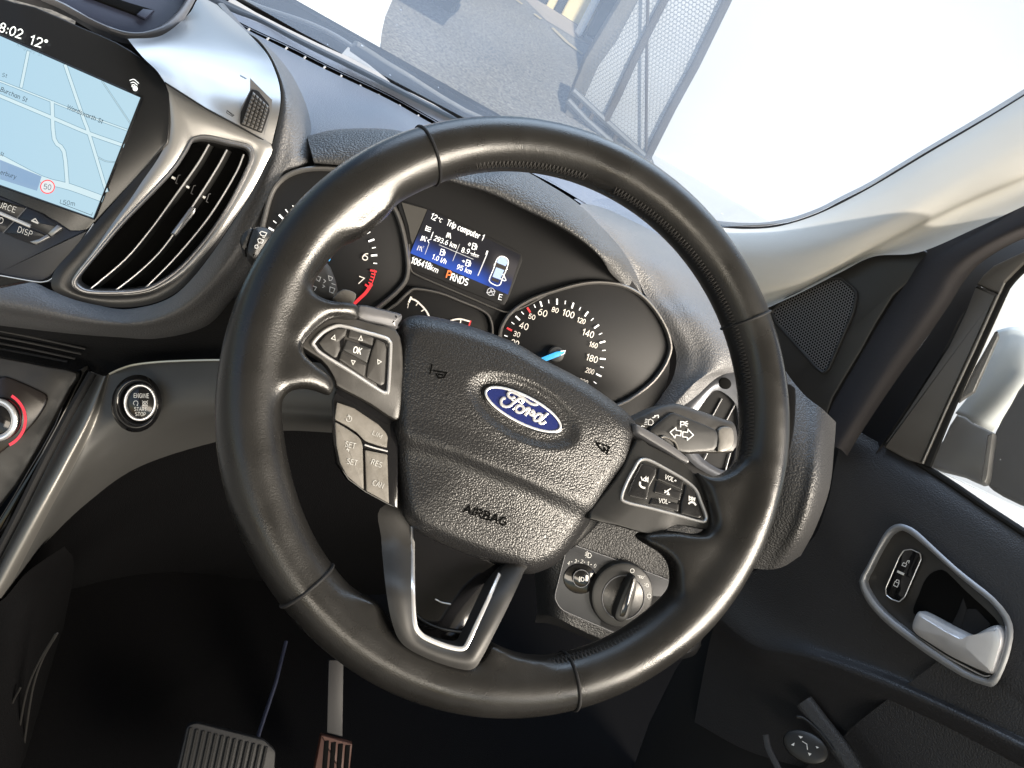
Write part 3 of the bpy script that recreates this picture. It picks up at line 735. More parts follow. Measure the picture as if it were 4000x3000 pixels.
def lcdcol(a, b):
    k = sst(.45, 1.0, b)**1.5; w = sst(.72, .8, a)
    base = np.array([.012,.012,.016]); blue = np.array([.03,.11,.60]); g = np.array([.07,.06,.055])*sst(.05,.35,b)*(1-sst(.5,.8,b))
    k *= 1-.45*w
    return tuple(base*(1-k)+blue*k+g*w)
disp_frame = plate('trip_display', cr(N((20,20),(440,130),(900,330),(1500,620),(1800,790),(1760,1000),(1640,1330),(1560,1500),(1480,1500),(1000,1310),(600,1140),(300,1030),(215,980),(190,900),(180,700),(100,300)), 2, True), CP, X['dial'], clu, .001, .0002, -.002)
sweep('display_edge', cr(N((178,640),(186,880),(205,1010),(260,1070),(500,1180),(1000,1390),(1400,1560),(1600,1620),(1800,1560),(2212,1340)), 4), CP, .0016, .003, X['bezel'], disp_frame, False, -.001)
fill('side_panel', [N((70,40),(438,140),(330,400),(225,640),(200,560),(170,380))], CP, mat('grey display mask', (.055,.052,.048), .5), disp_frame, -.0008)
screen('lit_screen', N((445,140),(1785,800),(1600,1365),(195,770)), CP, lcdcol, disp_frame, -.0006)
mb = MB(); o_ = -.0002
text_geo(mb, '12', N(478,262), N(556,302), CP, 11.5, o_, bold=.5); text_geo(mb, '°C', N(584,304), N(642,330), CP, 8, o_, bold=.3)
text_geo(mb, 'Trip computer 1', N(712,362), N(1240,588), CP, 12, o_, bold=.5)
text_geo(mb, '293.6 km', N(530,580), N(848,702), CP, 10, o_, bold=.4); text_geo(mb, '8.9', N(926,752), N(1040,782), CP, 10, o_, bold=.4)
text_geo(mb, '100km', N(1058,800), N(1172,838), CP, 4.5, o_); ribbons_geo(mb, [N((1062,768),(1184,806)), N((1120,755),(1122,775))], CP, 1.2, o_)
text_geo(mb, '1.0 l/h', N(502,848), N(702,926), CP, 10, o_, bold=.4); text_geo(mb, '95 km', N(858,992), N(1064,1074), CP, 10, o_, bold=.4)
text_geo(mb, '106418', N(196,906), N(470,1004), CP, 13, o_, bold=.6); text_geo(mb, 'km', N(476,1008), N(582,1056), CP, 11, o_, bold=.2)
text_geo(mb, 'RNDS', N(764,1150), N(1012,1238), CP, 14, o_, bold=.6); text_geo(mb, 'E', N(1458,1432), N(1508,1444), CP, 11, o_)
def pump(c):
    x, y = c
    return [N((x-28,y+38),(x-8,y-42),(x+36,y-28),(x+14,y+52),(x-28,y+38)), N((x-14,y-8),(x+24,y+4)), N((x+38,y-22),(x+48,y+10),(x+34,y+50))]
for c in ((648,752),(1108,668),(1018,908)): ribbons_geo(mb, pump(c), CP, 1.6, o_)
ribbons_geo(mb, [N((1030,640),(1052,622),(1064,644),(1044,664),(1030,640)), N((940,880),(976,890),(962,872)), N((976,890),(956,900))], CP, 1.3, o_)
for x, y in ((745,515),(378,560)):
    ribbons_geo(mb, [N((x-32,y+24),(x-8,y-38)), N((x+28,y+40),(x+20,y-30)), N((x-4,y+24),(x,y+4)), N((x+4,y-10),(x+8,y-28))], CP, 2, o_)
ribbons_geo(mb, [N((412,440),(430,374)), N((434,388),(492,408)), N((426,414),(486,434)), N((418,440),(478,460)), N((494,566),(446,586),(462,624)), N((524,466),(494,548)), N((428,540),(432,556))], CP, 1.6, o_)
mb.build('readout', X['scr_white'], disp_frame)
mb = MB(); text_geo(mb, 'P', N(706,1118), N(772,1136), CP, 15, o_, bold=.6); mb.build('gear_letter', X['orange'], disp_frame)
mb = MB(); x, y = 330, 705
ribbons_geo(mb, [N((x-38,y+20),(x-12,y-42)), N((x+28,y+42),(x+20,y-28)), N((x-4,y+24),(x,y+4)), N((x+4,y-10),(x+8,y-28))], CP, 1.8, o_); text_geo(mb, '2', N(366,690), N(384,696), CP, 4, o_)
ribbons_geo(mb, [N((460,640),(406,788)), N((610,650),(1100,858)), N((905,640),(806,880))], CP, 1.1, o_); ribbons_geo(mb, [N((1296,790),(1170,1090))], CP, 2.4, o_)
ribbons_geo(mb, [[tuple(np.array(N(1355,1325))+8*np.array([math.cos(t), math.sin(t)])) for t in np.linspace(0, 2*math.pi, 20)], N((1290,1340),(1420,1316)), N((1335,1345),(1358,1295),(1378,1355)), N((1370,1370),(1400,1376))], CP, 1.4, o_)
mb.build('dim_readout', X['scr_dim'], disp_frame)
mb = MB(); ribbons_geo(mb, [N((1304,742),(1290,786))], CP, 3.4, o_)
ribbons_geo(mb, [cr(N((1460,836),(1520,815),(1588,848),(1606,905),(1578,1005),(1520,1140),(1492,1215),(1450,1238),(1390,1218),(1340,1182),(1336,1135),(1392,1000),(1428,890)), 3, True)+[N(1460,836)], N((1410,930),(1400,945)), N((1582,990),(1592,1006)), N((1520,1080),(1536,1076),(1572,1160),(1548,1168),(1490,1136))], CP, 1.8, o_)
mb.build('car_outline', X['scr_white'], disp_frame)
fill('car_shape', [N((1462,840),(1520,822),(1580,850),(1596,905),(1568,958),(1440,905)), N((1432,972),(1548,1016),(1484,1150),(1378,1110))], CP, mat('pale screen blue', (.3,.4,.6), .5, emit=.5, ecol=(.5,.62,.9)), disp_frame, -.0003)
fill('car_glass', [N((1436,915),(1568,968),(1550,1006),(1436,962)), N((1372,1122),(1474,1164),(1462,1200),(1360,1160))], CP, mat('dark screen', (.02,.015,.015), .5, emit=.05, ecol=(.3,.2,.15)), disp_frame, -.0003)

# ================================================================== DASHBOARD
dash = thing('dashboard', 'dark grained dashboard with hood over the dials and grey knee trim', 'dashboard', (-.1,.3,0))
def Y(rows):
    return [[yhit(p, y) for p, y in r] for r in rows]
def yr(pts, ys): return [yhit(p, y) for p, y in zip(pts, ys if hasattr(ys, '__len__') else [ys]*len(pts))]
# top pad between the slot and the dial hood
g = [yr([(505,50),(620,108),(714,155),(840,215),(935,268),(1112,362),(1240,435)], [.60,.60,.60,.60,.60,.585,.57]),
     yr([(560,92),(640,145),(728,188),(848,233),(945,282),(1104,363),(1225,432)], [.52,.52,.53,.53,.53,.5,.48]),
     yr([(600,160),(660,198),(742,222),(858,252),(956,300),(1094,363),(1212,430)], [.42,.43,.44,.45,.45,.42,.40]),
     yr([(618,235),(672,245),(758,254),(870,270),(966,318),(1080,362),(1205,428)], [.33,.34,.35,.36,.36,.34,.32]),
     yr([(628,300),(690,290),(776,282),(880,288),(985,335),(1070,363),(1195,424)], [.25,.25,.25,.25,.25,.25,.25])]
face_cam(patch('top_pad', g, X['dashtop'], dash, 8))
# rear pad, slot and black edge against the glass
sl = [(440,18),(530,66),(620,108),(714,155),(840,215),(935,268),(1112,363),(1200,409),(1307,475),(1400,545)]
ra = [(440,-5),(500,26),(565,51),(652,98),(760,151),(970,255),(1150,330),(1300,405),(1412,470),(1500,545)]
rb = [(440,-22),(526,19),(560,36),(650,82),(775,143),(994,255),(1200,345),(1340,415),(1440,475),(1530,545)]
ys = [.60,.60,.60,.60,.60,.60,.59,.57,.54,.50]
def shift(pts, dx, dy): return [(x+dx, y+dy) for x, y in pts]
ys2 = [y+.06 for y in ys]
g = [yr(shift(sl, 4, -6), [y+.006 for y in ys]), yr([(.5*a+.5*c, .5*b+.5*d) for (a, b), (c, d) in zip(sl, ra)], [y+.03 for y in ys]), yr(ra, ys2)]
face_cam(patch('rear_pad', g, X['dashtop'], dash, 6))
X['frit'] = mat('black glass edge', (.006,.006,.007), .35)
g = [yr(ra, [y+.001 for y in ys2]), yr([(.5*a+.5*c, .5*b+.5*d) for (a, b), (c, d) in zip(ra, rb)], [y+.035 for y in ys2]), yr(rb, [y+.045 for y in ys2])]
face_cam(patch('glass_edge_strip', g, X['frit'], dash, 6))
g = [yr(shift(sl, -4, 6), [y+.002 for y in ys]), yr(sl, [y+.02 for y in ys]), yr(shift(sl, 6, -9), [y+.012 for y in ys])]
slot = face_cam(patch('demister_slot', g, X['void'], dash, 6))
mb = MB()
X['srib'] = mat('pale slot rib', (.5,.5,.5), .5)
for x, y in list(U((525,382),(760,495),(988,612),(1216,728),(1458,850),(1662,958),(1895,1080),(2125,1198))) + [V(120,928), V(280,1015)] + [Cc(400,1232), Cc(565,1320)]:
    yy = np.interp(x, [a for a, _ in sl], ys)
    a = yhit((x-4, y+5), yy-.002); b = yhit((x+5, y-5), yy+.004)
    mb = MB(); tube_geo(mb, [a, b], .0014, 6); mb.build('slot_rib', X['srib'], slot)
# dial hood
crest = [(664,296),(736,282),(862,286),(960,330),(1034,358),(1109,363),(1181,400),(1250,445),(1302,494),(1343,541),(1366,578),(1381,610),(1392,642)]
low = [(678,350),(742,354),(850,362),(940,380),(995,396),(1055,413),(1125,446),(1200,483),(1258,520),(1297,555),(1318,586),(1342,612),(1386,644)]
mid = [(.5*a+.5*c+d1, .5*b+.5*d+d2) for (a, b), (c, d), d1, d2 in zip(crest, low, [0]*13, [0]*13)]
g = [yr(shift(crest, 2, -3), .255), yr(crest, .232), yr(mid, [.205]*10+[.212,.220,.229]), yr(low, [.195]*10+[.206,.216,.226]), yr(shift(low, 2, 3), [.215]*11+[.228,.232]), yr(shift(low, -6, 14), .27)]
face_cam(patch('dial_hood', g, mat('hood grain', (.075,.075,.077), .42, spec=.6, grain=('leather', 620, .8, .0008)), dash, 8))
# left face and roll, following the silver centre trim
inn = [(-70,584),(60,610),(130,638),(250,671),(320,667),(377,646),(420,608),(467,548),(514,478),(554,412),(580,358),(596,315),(614,216),(597,145),(560,88),(512,56),(470,8)]
mid = [(-70,642),(60,664),(150,684),(250,698),(322,694),(388,668),(445,620),(496,555),(538,492),(574,430),(602,380),(620,325),(634,232),(614,158),(572,96),(522,58),(476,6)]
out = [(-70,692),(60,708),(150,718),(250,726),(340,728),(440,700),(500,640),(548,580),(566,520),(584,430),(616,378),(664,352),(676,300),(648,196),(600,122),(534,66),(484,8)]
yi = [.19,.19,.19,.19,.19,.19,.19,.19,.19,.193,.197,.201,.220,.262,.318,.40,.48]
ym = [.165,.165,.165,.165,.165,.165,.168,.172,.18,.185,.192,.199,.224,.275,.335,.43,.5]
yo = [.21,.21,.21,.21,.21,.205,.20,.195,.195,.2,.205,.21,.26,.33,.42,.52,.602]
mo = [(.5*a+.5*c, .5*b+.5*d) for (a, b), (c, d) in zip(mid, out)]
g = [yr(shift(inn, -6, -5), [y+.03 for y in yi]), yr(inn, yi), yr(mid, ym), yr(mo, [(a+b)/2-.004 for a, b in zip(ym, yo)]), yr(out, yo), yr(shift(out, 6, 12), [y+.05 for y in yo])]
face_cam(patch('padded_face', g, X['dash'], dash, 8))
# dark lower face left of the column
lf = [yr([(-80,690),(150,712),(340,720),(520,640),(640,600)], .215), yr([(-80,760),(150,770),(340,770),(560,720),(700,720)], .235), yr([(-80,850),(160,830),(340,800),(560,785),(760,800)], .235)]
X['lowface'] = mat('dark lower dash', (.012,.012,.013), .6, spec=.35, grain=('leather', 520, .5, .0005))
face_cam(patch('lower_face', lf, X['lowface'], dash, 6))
LFp = Plane(yhit((100,750), .222), (0,-1,.25))
mb = MB()
for a, b in (((-300,200),(925,450)), ((-300,268),(880,505)), ((-300,335),(812,556)), ((-300,402),(725,588))):
    sweep_geo(mb, cr([T(*a), T((a[0]+b[0])/2, (a[1]+b[1])/2-8), T(*b)], 5), LFp, .0022, .003, False)
mb.build('ridged_strip', mat('ridge grey', (.05,.047,.045), .5), dash)
# right shoulder of the dash
a_ = [(1250,444),(1302,493),(1343,540),(1366,577),(1381,610),(1396,640),(1430,690),(1460,760),(1452,820),(1410,875),(1368,915)]
m1 = [(1262,440),(1322,484),(1350,520),(1376,552),(1402,586),(1432,640),(1468,690),(1500,760),(1492,815),(1452,868),(1410,915)]
b_ = [(1290,445),(1365,490),(1400,520),(1430,550),(1462,585),(1500,640),(1538,690),(1570,745),(1560,790),(1506,826),(1470,880)]
c_ = [(1320,455),(1420,505),(1470,545),(1510,580),(1560,620),(1610,680),(1650,730),(1680,775),(1640,800),(1560,810),(1500,860)]
g = [yr(a_, [.233,.233,.233,.233,.232,.227,.215,.205,.19,.18,.17]), yr(m1, [.262,.255,.248,.245,.24,.23,.212,.198,.185,.172,.163]), yr(b_, [.36,.33,.31,.29,.27,.25,.225,.205,.19,.178,.168]), yr(c_, [.5,.45,.42,.4,.38,.33,.29,.255,.23,.2,.175])]
face_cam(patch('right_shoulder', g, X['dash'], dash, 8))
# pale corner pad beyond the hood on the right
g = [yr([(1240,430),(1307,475),(1400,530),(1490,590),(1560,640)], [.56,.54,.5,.45,.40]), yr([(1290,425),(1370,462),(1440,510),(1520,575),(1590,630)], [.60,.57,.53,.48,.42]), yr([(1350,425),(1425,470),(1490,520),(1550,570),(1610,620)], [.63,.6,.56,.5,.44])]
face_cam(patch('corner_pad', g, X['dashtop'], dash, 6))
# knee trim with bright edge, cut off below along the shadow line
kr = [[(196,802),(224,812),(240,806),(296,786),(400,779),(480,776),(600,775),(740,790)],
      [(150,890),(186,902),(214,905),(290,870),(400,845),(480,838),(600,840),(740,850)],
      [(98,990),(136,996),(166,1004),(235,958),(340,902),(480,880),(600,880),(740,890)],
      [(38,1112),(74,1108),(108,1110),(184,1040),(290,968),(420,918),(600,905),(740,912)],
      [(-60,1300),(-14,1275),(14,1290),(84,1190),(190,1085),(320,1000),(560,935),(740,935)]]
ky = [[.215,.195,.20,.205,.205,.205,.205,.205], [.185,.165,.172,.182,.187,.19,.19,.19], [.16,.138,.146,.168,.178,.183,.185,.185], [.13,.108,.118,.162,.18,.188,.19,.19], [.09,.07,.085,.17,.20,.22,.23,.23]]
kt = face_cam(patch('knee_trim', [yr(p, y) for p, y in zip(kr, ky)], X['kneegrey'], dash, 8))
kt.data.materials.append(mat('satin warm silver edge', (.22,.215,.205), .42, metal=.7))
for i, pl in enumerate(kt.data.polygons):
    if i % 56 < 15: pl.material_index = 1
mb = MB(); tube_geo(mb, [yhit(p, .199) for p in cr(T((1185,722),(1290,672),(1450,622),(1700,592),(2000,577),(2300,570),(2700,570)), 5)], .0011, 6)
mb.build('trim_bead', mat('bright bead', (.6,.58,.5), .3, metal=.6), dash)
mb = MB(); tube_geo(mb, [yhit(p, y) for p, y in (((200,806),.198),((150,893),.168),((98,993),.142),((38,1115),.112),((-60,1302),.072))], .004, 8)
mb.build('trim_edge', X['matt'], dash)
g = [yr([(0,1290),(90,1170),(190,1070),(320,985),(480,925),(640,915),(900,930)], .235), yr([(0,1340),(100,1230),(200,1130),(330,1050),(480,1000),(640,990),(900,1000)], .24), yr([(10,1420),(120,1320),(220,1230),(340,1170),(480,1150),(640,1140),(900,1140)], .26), yr([(20,1520),(160,1430),(260,1340),(380,1290),(520,1280),(680,1290),(900,1280)], .40)]
face_cam(patch('lower_shadow_cover', g, X['carpet'], dash, 5))  # black cover, its top edge shaped as the shadow across the trim
# grained panel that carries the light switch
LP = Plane(yhit((1330,1280), .150), (-.08,-.86,.5))
def lpr(pts, o): return [LP(p, k)[0] for p, k in zip(pts, o if hasattr(o, '__len__') else [o]*len(pts))]
g = [lpr([(1150,1080),(1190,1080),(1300,1085),(1420,1100),(1500,1120),(1545,1140)], [-.07,-.016,-.010,-.010,-.012,-.06]), lpr([(1152,1200),(1190,1190),(1300,1160),(1420,1190),(1500,1230),(1548,1250)], [-.06,-.006,-.002,-.002,-.004,-.05]), lpr([(1160,1310),(1200,1318),(1285,1354),(1400,1397),(1490,1392),(1525,1360)], [-.06,-.006,-.004,-.004,-.006,-.05]), lpr([(1158,1332),(1198,1336),(1288,1374),(1402,1416),(1490,1408),(1515,1385)], [-.08,-.02,-.018,-.018,-.02,-.06]), lpr([(1156,1345),(1196,1350),(1290,1388),(1404,1428),(1490,1420),(1515,1395)], [-.14,-.12,-.12,-.12,-.12,-.12])]
face_cam(patch('switch_surround', g, X['dashlow'], dash, 6))
# grained end of the dash by the door
g = [[dep(p, d) for p, d in zip(r, dd)] for r, dd in (
    ([(1640,690),(1690,790),(1735,850),(1778,885),(1806,912)], (.80,.79,.775,.77,.80)),
    ([(1630,800),(1690,870),(1740,930),(1775,955),(1802,965)], (.76,.75,.745,.75,.80)),
    ([(1620,900),(1690,980),(1735,1020),(1765,1045),(1792,1055)], (.74,.73,.73,.735,.79)),
    ([(1600,1050),(1660,1110),(1705,1130),(1735,1145),(1762,1140)], (.74,.735,.735,.74,.79)),
    ([(1570,1180),(1610,1220),(1650,1230),(1690,1225),(1730,1200)], (.76,.76,.765,.77,.80)))]
face_cam(patch('end_pad', g, X['dashlow'], dash, 8))
mb = MB()
ep = [[dep(p, .742) for p in r] for r in (cr([(1697,832),(1712,834),(1719,850),(1716,920),(1706,975),(1690,1035),(1675,1050),(1685,960),(1690,880)], 3, True),)][0]
EP = Plane(dep((1705,900), .722), -ray((1705,900)))
plate('gloss_blade', cr([(1697,832),(1712,834),(1719,850),(1716,920),(1706,975),(1690,1035),(1672,1060),(1680,960),(1685,880)], 3, True), EP, X['gloss'], dash, .006, .0015)

# ================================================================== CENTRE STACK
stack = thing('centre_stack', 'satin silver surround rising from the side vent to the windscreen', 'console trim', tuple(yhit((470,300), .17)))
VP = Plane(yhit((470,450), .165), (.22,-.86,.42))
vo = [(357,180),(400,207),(444,234),(520,275),(586,313),(572,358),(545,412),(505,475),(455,550),(405,612),(360,644),(310,660),(250,664),(190,655),(140,640),(112,622),(118,585),(158,540),(214,473),(290,388),(351,321),(366,262)]
vi = [(414,303),(426,297),(450,295),(500,306),(538,316),(546,335),(536,365),(500,436),(455,505),(395,575),(340,615),(300,629),(240,633),(190,631),(168,622),(162,608),(175,588),(205,552),(260,487),(330,414),(375,365),(400,328)]
band('vent_frame', vo, vi, VP, mat('satin black trim', (.014,.015,.018), .3), stack, -.0006, .0014, 6, 0, 4)
vo3 = []
for (a, b), (c, d), t in zip(vo, vi, [1,1,1,1,1,1,.95,.85,.68,.48,.32,.24,.2,.18,.18,.18,.18,.22,.36,.66,.95,1]):
    vo3.append((c+(a-c)*t, d+(b-d)*t))
band('vent_surround', vo3, vi, VP, X['silver'], stack, .0006, .0014, 6, .002, 4)
g = [yr([(357,179),(395,203),(444,234),(515,272),(587,313)], [.150,.163,.178,.188,.198]),
     yr([(338,152),(385,168),(445,190),(525,212),(606,218)], [.152,.170,.190,.204,.217]),
     yr([(313,128),(366,128),(435,136),(515,148),(592,148)], [.157,.180,.206,.232,.258]),
     yr([(290,102),(352,92),(422,84),(490,82),(556,92)], [.163,.196,.238,.278,.314]),
     yr([(276,84),(350,76),(408,30),(432,-4),(468,10)], [.175,.235,.31,.38,.47])]
face_cam(patch('upper_surround', g, X['silver'], stack, 8))
mb = MB(); tube_geo(mb, [yhit(p, y-.001) for p, y in (((357,179),.150),((395,203),.163),((444,234),.178),((515,272),.188),((587,313),.198))], .0007, 6)
mb.build('seam', X['matt'], stack)
# dash top tray over the screen
TPl = Plane(yhit((300,60), .26), (.05,-.55,.85))
lipo = cr([(-120,-60),(85,0),(180,46),(216,64),(255,80),(290,86),(328,83),(376,66),(412,18),(428,-30),(400,-90),(100,-160)], 3, True)
lipi = cr([(-100,-70),(110,-4),(200,44),(232,58),(262,68),(290,72),(318,68),(356,50),(394,10),(406,-30),(380,-80),(100,-140)], 3, True)
tr = band('tray_lip', lipo, lipi, TPl, X['caps'], stack, .0, .004, 5, .012, 1, smooth=False)
X['traypad'] = mat('blue black tray mat', (.03,.035,.06), .5, grain=('noise', 1800, .3, .0003))
plate('tray_mat', lipi, TPl, X['traypad'], tr, .002, .0005, -.010)
plate('tray_slot', A((930,18),(1110,70),(1040,132),(985,104),(600,-40),(620,-90)), TPl, X['void'], tr, .002, .0005, -.007)
plate('slot_tab', A((1030,60),(1112,72),(1044,132),(984,100)), TPl, X['traypad'], tr, .002, .0005, -.005)
# thumb wheel
twp = Plane(yhit((548,235), .197), (.3,-.8,.5))
tw = plate('thumb_wheel', rnd(A((1815,640),(1860,650),(1940,750),(1945,800),(1890,958),(1730,895),(1740,800)), 4), twp, X['matt'], stack, .006, .001, -.001)
mb = MB()
for r in range(8):
    for c in range(5):
        a, b = c/5, r/8; da, db = .17, .112
        q = [np.array(A(1822,660)), np.array(A(1938,770)), np.array(A(1884,950)), np.array(A(1742,892))]
        def bl(a, b): return (1-b)*((1-a)*q[0]+a*q[1])+b*((1-a)*q[3]+a*q[2])
        vs = [twp(bl(a+x, b+y), .001)[0] for x, y in ((0,0),(da,0),(da,db),(0,db))]+[twp(bl(a+da/2, b+db/2), .0042)[0]]
        mb.add(vs, [(0,1,4),(1,2,4),(2,3,4),(3,0,4)])
mb.build('knurling', mat('grey knurl', (.22,.21,.2), .4, metal=.3), tw, smooth=False)
fill('wheel_pocket', [A((1800,560),(1960,720),(1955,800),(1900,985),(1710,915),(1735,780),(1800,650))], twp, mat('silver pocket', (.3,.3,.31), .35, metal=.7), stack, -.004)
ribbons('vent_symbol', [A((1635,795),(1685,830),(1672,838),(1632,812),(1635,795)), A((1640,800),(1676,834))], Plane(yhit((497,244), .184), (.3,-.8,.5)), 1.4, X['matt'], stack, .001)
ribbons('vent_symbol', [A((1728,540),(1775,565)), A((1730,548),(1772,570))], Plane(yhit((525,166), .220), (.3,-.8,.5)), 1.2, X['matt'], stack, .001)

vent = thing('centre_air_vent', 'tall slatted air vent in silver trim beside the navigation screen', 'air vent', tuple(VP((350,480))[0]), 'air vents in the dashboard')
X['vlip'] = mat('vent lip', (.34,.34,.35), .3, metal=.75)
vin = cr(vi, 4, True)
X['vring'] = mat('vent ring silver', (.27,.27,.28), .32, metal=.75)
sweep('vent_ring', vin, VP, .0026, .003, X['vring'], vent, True, .0012)
vl = band('vent_rim', vin, [tuple(np.array((350,470))+(np.array(p)-(350,470))*.965) for p in vin], VP, X['vlip'], vent, .0012, .0015, 4, .03, 1, smooth=False)
plate('vent_cavity', vin, VP, X['void'], vent, .002, .0003, -.018)
for pts in (A((1505,1040),(1420,1185),(1240,1440),(1080,1659),(900,1870),(640,2090)), A((1634,1078),(1562,1210),(1390,1480),(1180,1780),(1000,1960),(800,2115)), A((1755,1112),(1702,1240),(1560,1480),(1430,1659),(1240,1880),(1010,2110))):
    pts = [tuple(p) for p in pts]
    c = cr(pts, 5)
    mb = MB()
    P0 = [VP(p, -.004)[0] for p in c]; P1 = [VP(p, -.0165)[0]+np.array([.004,0,0]) for p in c]
    m = len(c); mb.add(P0+P1, [(i, i+1, m+i+1, m+i) for i in range(m-1)])
    sl_ = mb.build('slat', X['plastic'], vent)
    sweep('slat_edge', c, VP, .0015, .002, X['chrome'], sl_, False, -.0035)
plate('slat_tab', rnd(A((1372,1488),(1412,1500),(1400,1540),(1270,1700),(1225,1685)), 2), VP, X['vlip'], vent, .006, .0012, .001)
mb = MB()
for p in A((1215,1245),(1350,1345),(1465,1418),(1250,1282)): sweep_geo(mb, [(p[0]-4, p[1]-2), (p[0]+4, p[1]+2)], VP, .002, .002, False, -.012)
mb.build('link_pin', X['white'], vent)
mb = MB()
for p in A((1285,1290),(1395,1365),(1505,1425)): ribbons_geo(mb, [[(p[0]+4, p[1]-9), (p[0], p[1]-8), (p[0]-6, p[1]+8), (p[0]-2, p[1]+10)]], VP, 1.6, -.013)
mb.build('link_bracket', X['caps'], vent)

# ================================================================== NAVIGATION SCREEN
SP = Plane(yhit((306,210), .170), (.03,-.92,.40))
nav = thing('navigation_unit', 'navigation screen showing a pale street map above a row of buttons', 'touch screen', tuple(SP((150,300))[0]))
X['bezelblk'] = mat('smoked black bezel', (.012,.013,.015), .22, spec=.5)
plate('bezel', cr([(-160,-90),(-60,-30),(30,4),(75,14),(180,60),(252,91),(310,129),(357,179),(366,225),(364,300),(350,321),(292,388),(214,473),(158,540),(112,600),(90,608),(60,609),(-160,570)], 2, True), SP, X['bezelblk'], nav, .02, .002, -.002)
LQ = [(-130,18),(306,210),(203,473),(-130,355)]
mapscr = screen('map_screen', LQ, SP, lambda a, b: (.46+.07*a, .71+.05*a, .88), nav, .0004, 6, .95)
sweep('screen_edge', rnd([LQ[0], LQ[1], LQ[2], LQ[3]], .5), SP, .0014, .002, X['gloss'], mapscr, True, .0006)
def clipx(mb): pass
X['road'] = mat('map road', (.03,.03,.03), .5, spec=.1, emit=1, ecol=(.66,.84,.90)); X['roadedge'] = mat('map road edge', (.03,.03,.03), .5, spec=.1, emit=1, ecol=(.19,.35,.45))
roads = [([(0,690),(380,850),(640,960),(885,1046)], 7), ([(0,585),(370,730),(620,830),(925,940)], 3), ([(203,375),(152,625)], 6), ([(470,470),(600,850),(640,960),(765,1375)], 6.5), ([(375,735),(390,1000),(460,1090),(485,1335)], 7.5), ([(0,1135),(300,1290),(500,1345),(728,1428)], 13), ([(735,585),(940,890)], 1.2), ([(700,1128),(760,1160),(835,1168)], 1.0)]
mb = MB(); mb2 = MB()
for pts, w in roads:
    q = cr([A(*p) for p in pts], 3); ribbons_geo(mb2, [q], SP, w+2.4, .0007)
    ribbons_geo(mb, [q], SP, w, .0010)
mb2.build('road_edges', X['roadedge'], mapscr); mb.build('roads', X['road'], mapscr)
X['maptext'] = mat('map lettering', (.03,.04,.05), .5, spec=.1, emit=1, ecol=(.03,.05,.07)); X['maptext2'] = mat('faint map lettering', (.03,.03,.03), .5, spec=.1, emit=1, ecol=(.25,.4,.5))
mb = MB()
text_geo(mb, 'Wordsworth St', A(480,782), A(735,890), SP, 9, .0019, k=.15); text_geo(mb, 'Burchan St', A(0,655), A(190,735), SP, 9, .0019, k=.15); text_geo(mb, 'St', A(12,550), A(48,560), SP, 8, .0013)
text_geo(mb, 'St', A(0,1118), A(22,1126), SP, 8, .0013); text_geo(mb, '50m', A(452,1470), A(538,1482), SP, 9, .0013)
text_geo(mb, 'erbury', A(0,1252), A(112,1288), SP, 9, .0016)
ribbons_geo(mb, [A((438,1438),(432,1462),(660,1550),(666,1530))], SP, 1.0, .0013); text_geo(mb, '50', A(312,1360), A(366,1368), SP, 11, .0022)
mb.build('map_lettering', X['maptext'], mapscr)
text('map_lettering', 'Kingsley St', A(118,330), A(300,408), SP, 7, X['maptext2'], mapscr, .0013)
fill('caption_box', [A((0,1150),(300,1270),(266,1374),(0,1290)), A((60,1190),(290,1272),(268,1345),(48,1290))], SP, mat('map caption', (.03,.03,.03), .5, spec=.1, emit=1, ecol=(.27,.42,.62)), mapscr, .0011)
fill('speed_sign', [circ(A(342,1345), 16.5, 28, 15.5)], SP, mat('sign white', (.05,.05,.05), .5, spec=.1, emit=.9, ecol=(.88,.93,.96)), mapscr, .0014)
ribbons('speed_sign_ring', [circ(A(342,1345), 15, 28, 14.2)+[circ(A(342,1345), 15, 28, 14.2)[0]]], SP, 2.2, X['red'], mapscr, .0018)
X['hdr'] = mat('header white', (.8,.85,.85), .5, emit=.75, ecol=(.80,.90,.90))
mb = MB(); text_geo(mb, '8:02', A(-12,222), A(150,278), SP, 19, .0005, bold=.5); mb.build('clock_text', X['hdr'], nav); mb = MB(); text_geo(mb, '12°', A(206,314), A(330,352), SP, 19, .0005, bold=.5); mb.build('temperature_text', X['hdr'], nav); mb = MB()
ribbons_geo(mb, [cr(A((935,578),(965,572),(998,600)), 3), cr(A((942,596),(964,592),(988,612)), 3), cr(A((950,612),(964,610),(978,624)), 3)], SP, 1.8, .0005)
fillp = [circ(A(974,638), 5.4, 16), circ(A(954,622), 2.2, 10)]
for pl in fillp: mb.add([SP(p, .0005)[0] for p in pl], [tuple(range(len(pl)))])
mb.build('signal_symbol', X['hdr'], nav)
# buttons below the screen
X['navbtn'] = mat('navy black keys', (.014,.016,.022), .34, mott=(60, .08))
X['navlow'] = mat('satin blue black panel', (.022,.026,.038), .38, grain=('noise', 1500, .15, .0002))
plate('lower_panel', cr([(-150,395),(0,424),(120,478),(150,498),(186,495),(200,485),(176,522),(120,586),(100,602),(75,607),(0,592),(-150,560)], 2, True), SP, X['navlow'], nav, .004, .0015, .0003)
for pts, nm in ((O((-700,60),(60,352),(375,410),(245,562),(-60,440),(-700,200)), None), (O((385,415),(600,500),(820,650),(905,695),(895,740),(740,828),(560,740),(440,690),(255,570)), None), (O((200,610),(440,706),(560,760),(730,838),(520,945),(470,945),(240,860),(50,775)), None), (O((-700,340),(-60,500),(190,606),(38,772),(-700,500)), None)):
    plate('button', rnd(pts, 1.5), SP, X['navbtn'], nav, .003, .0006, .0012)
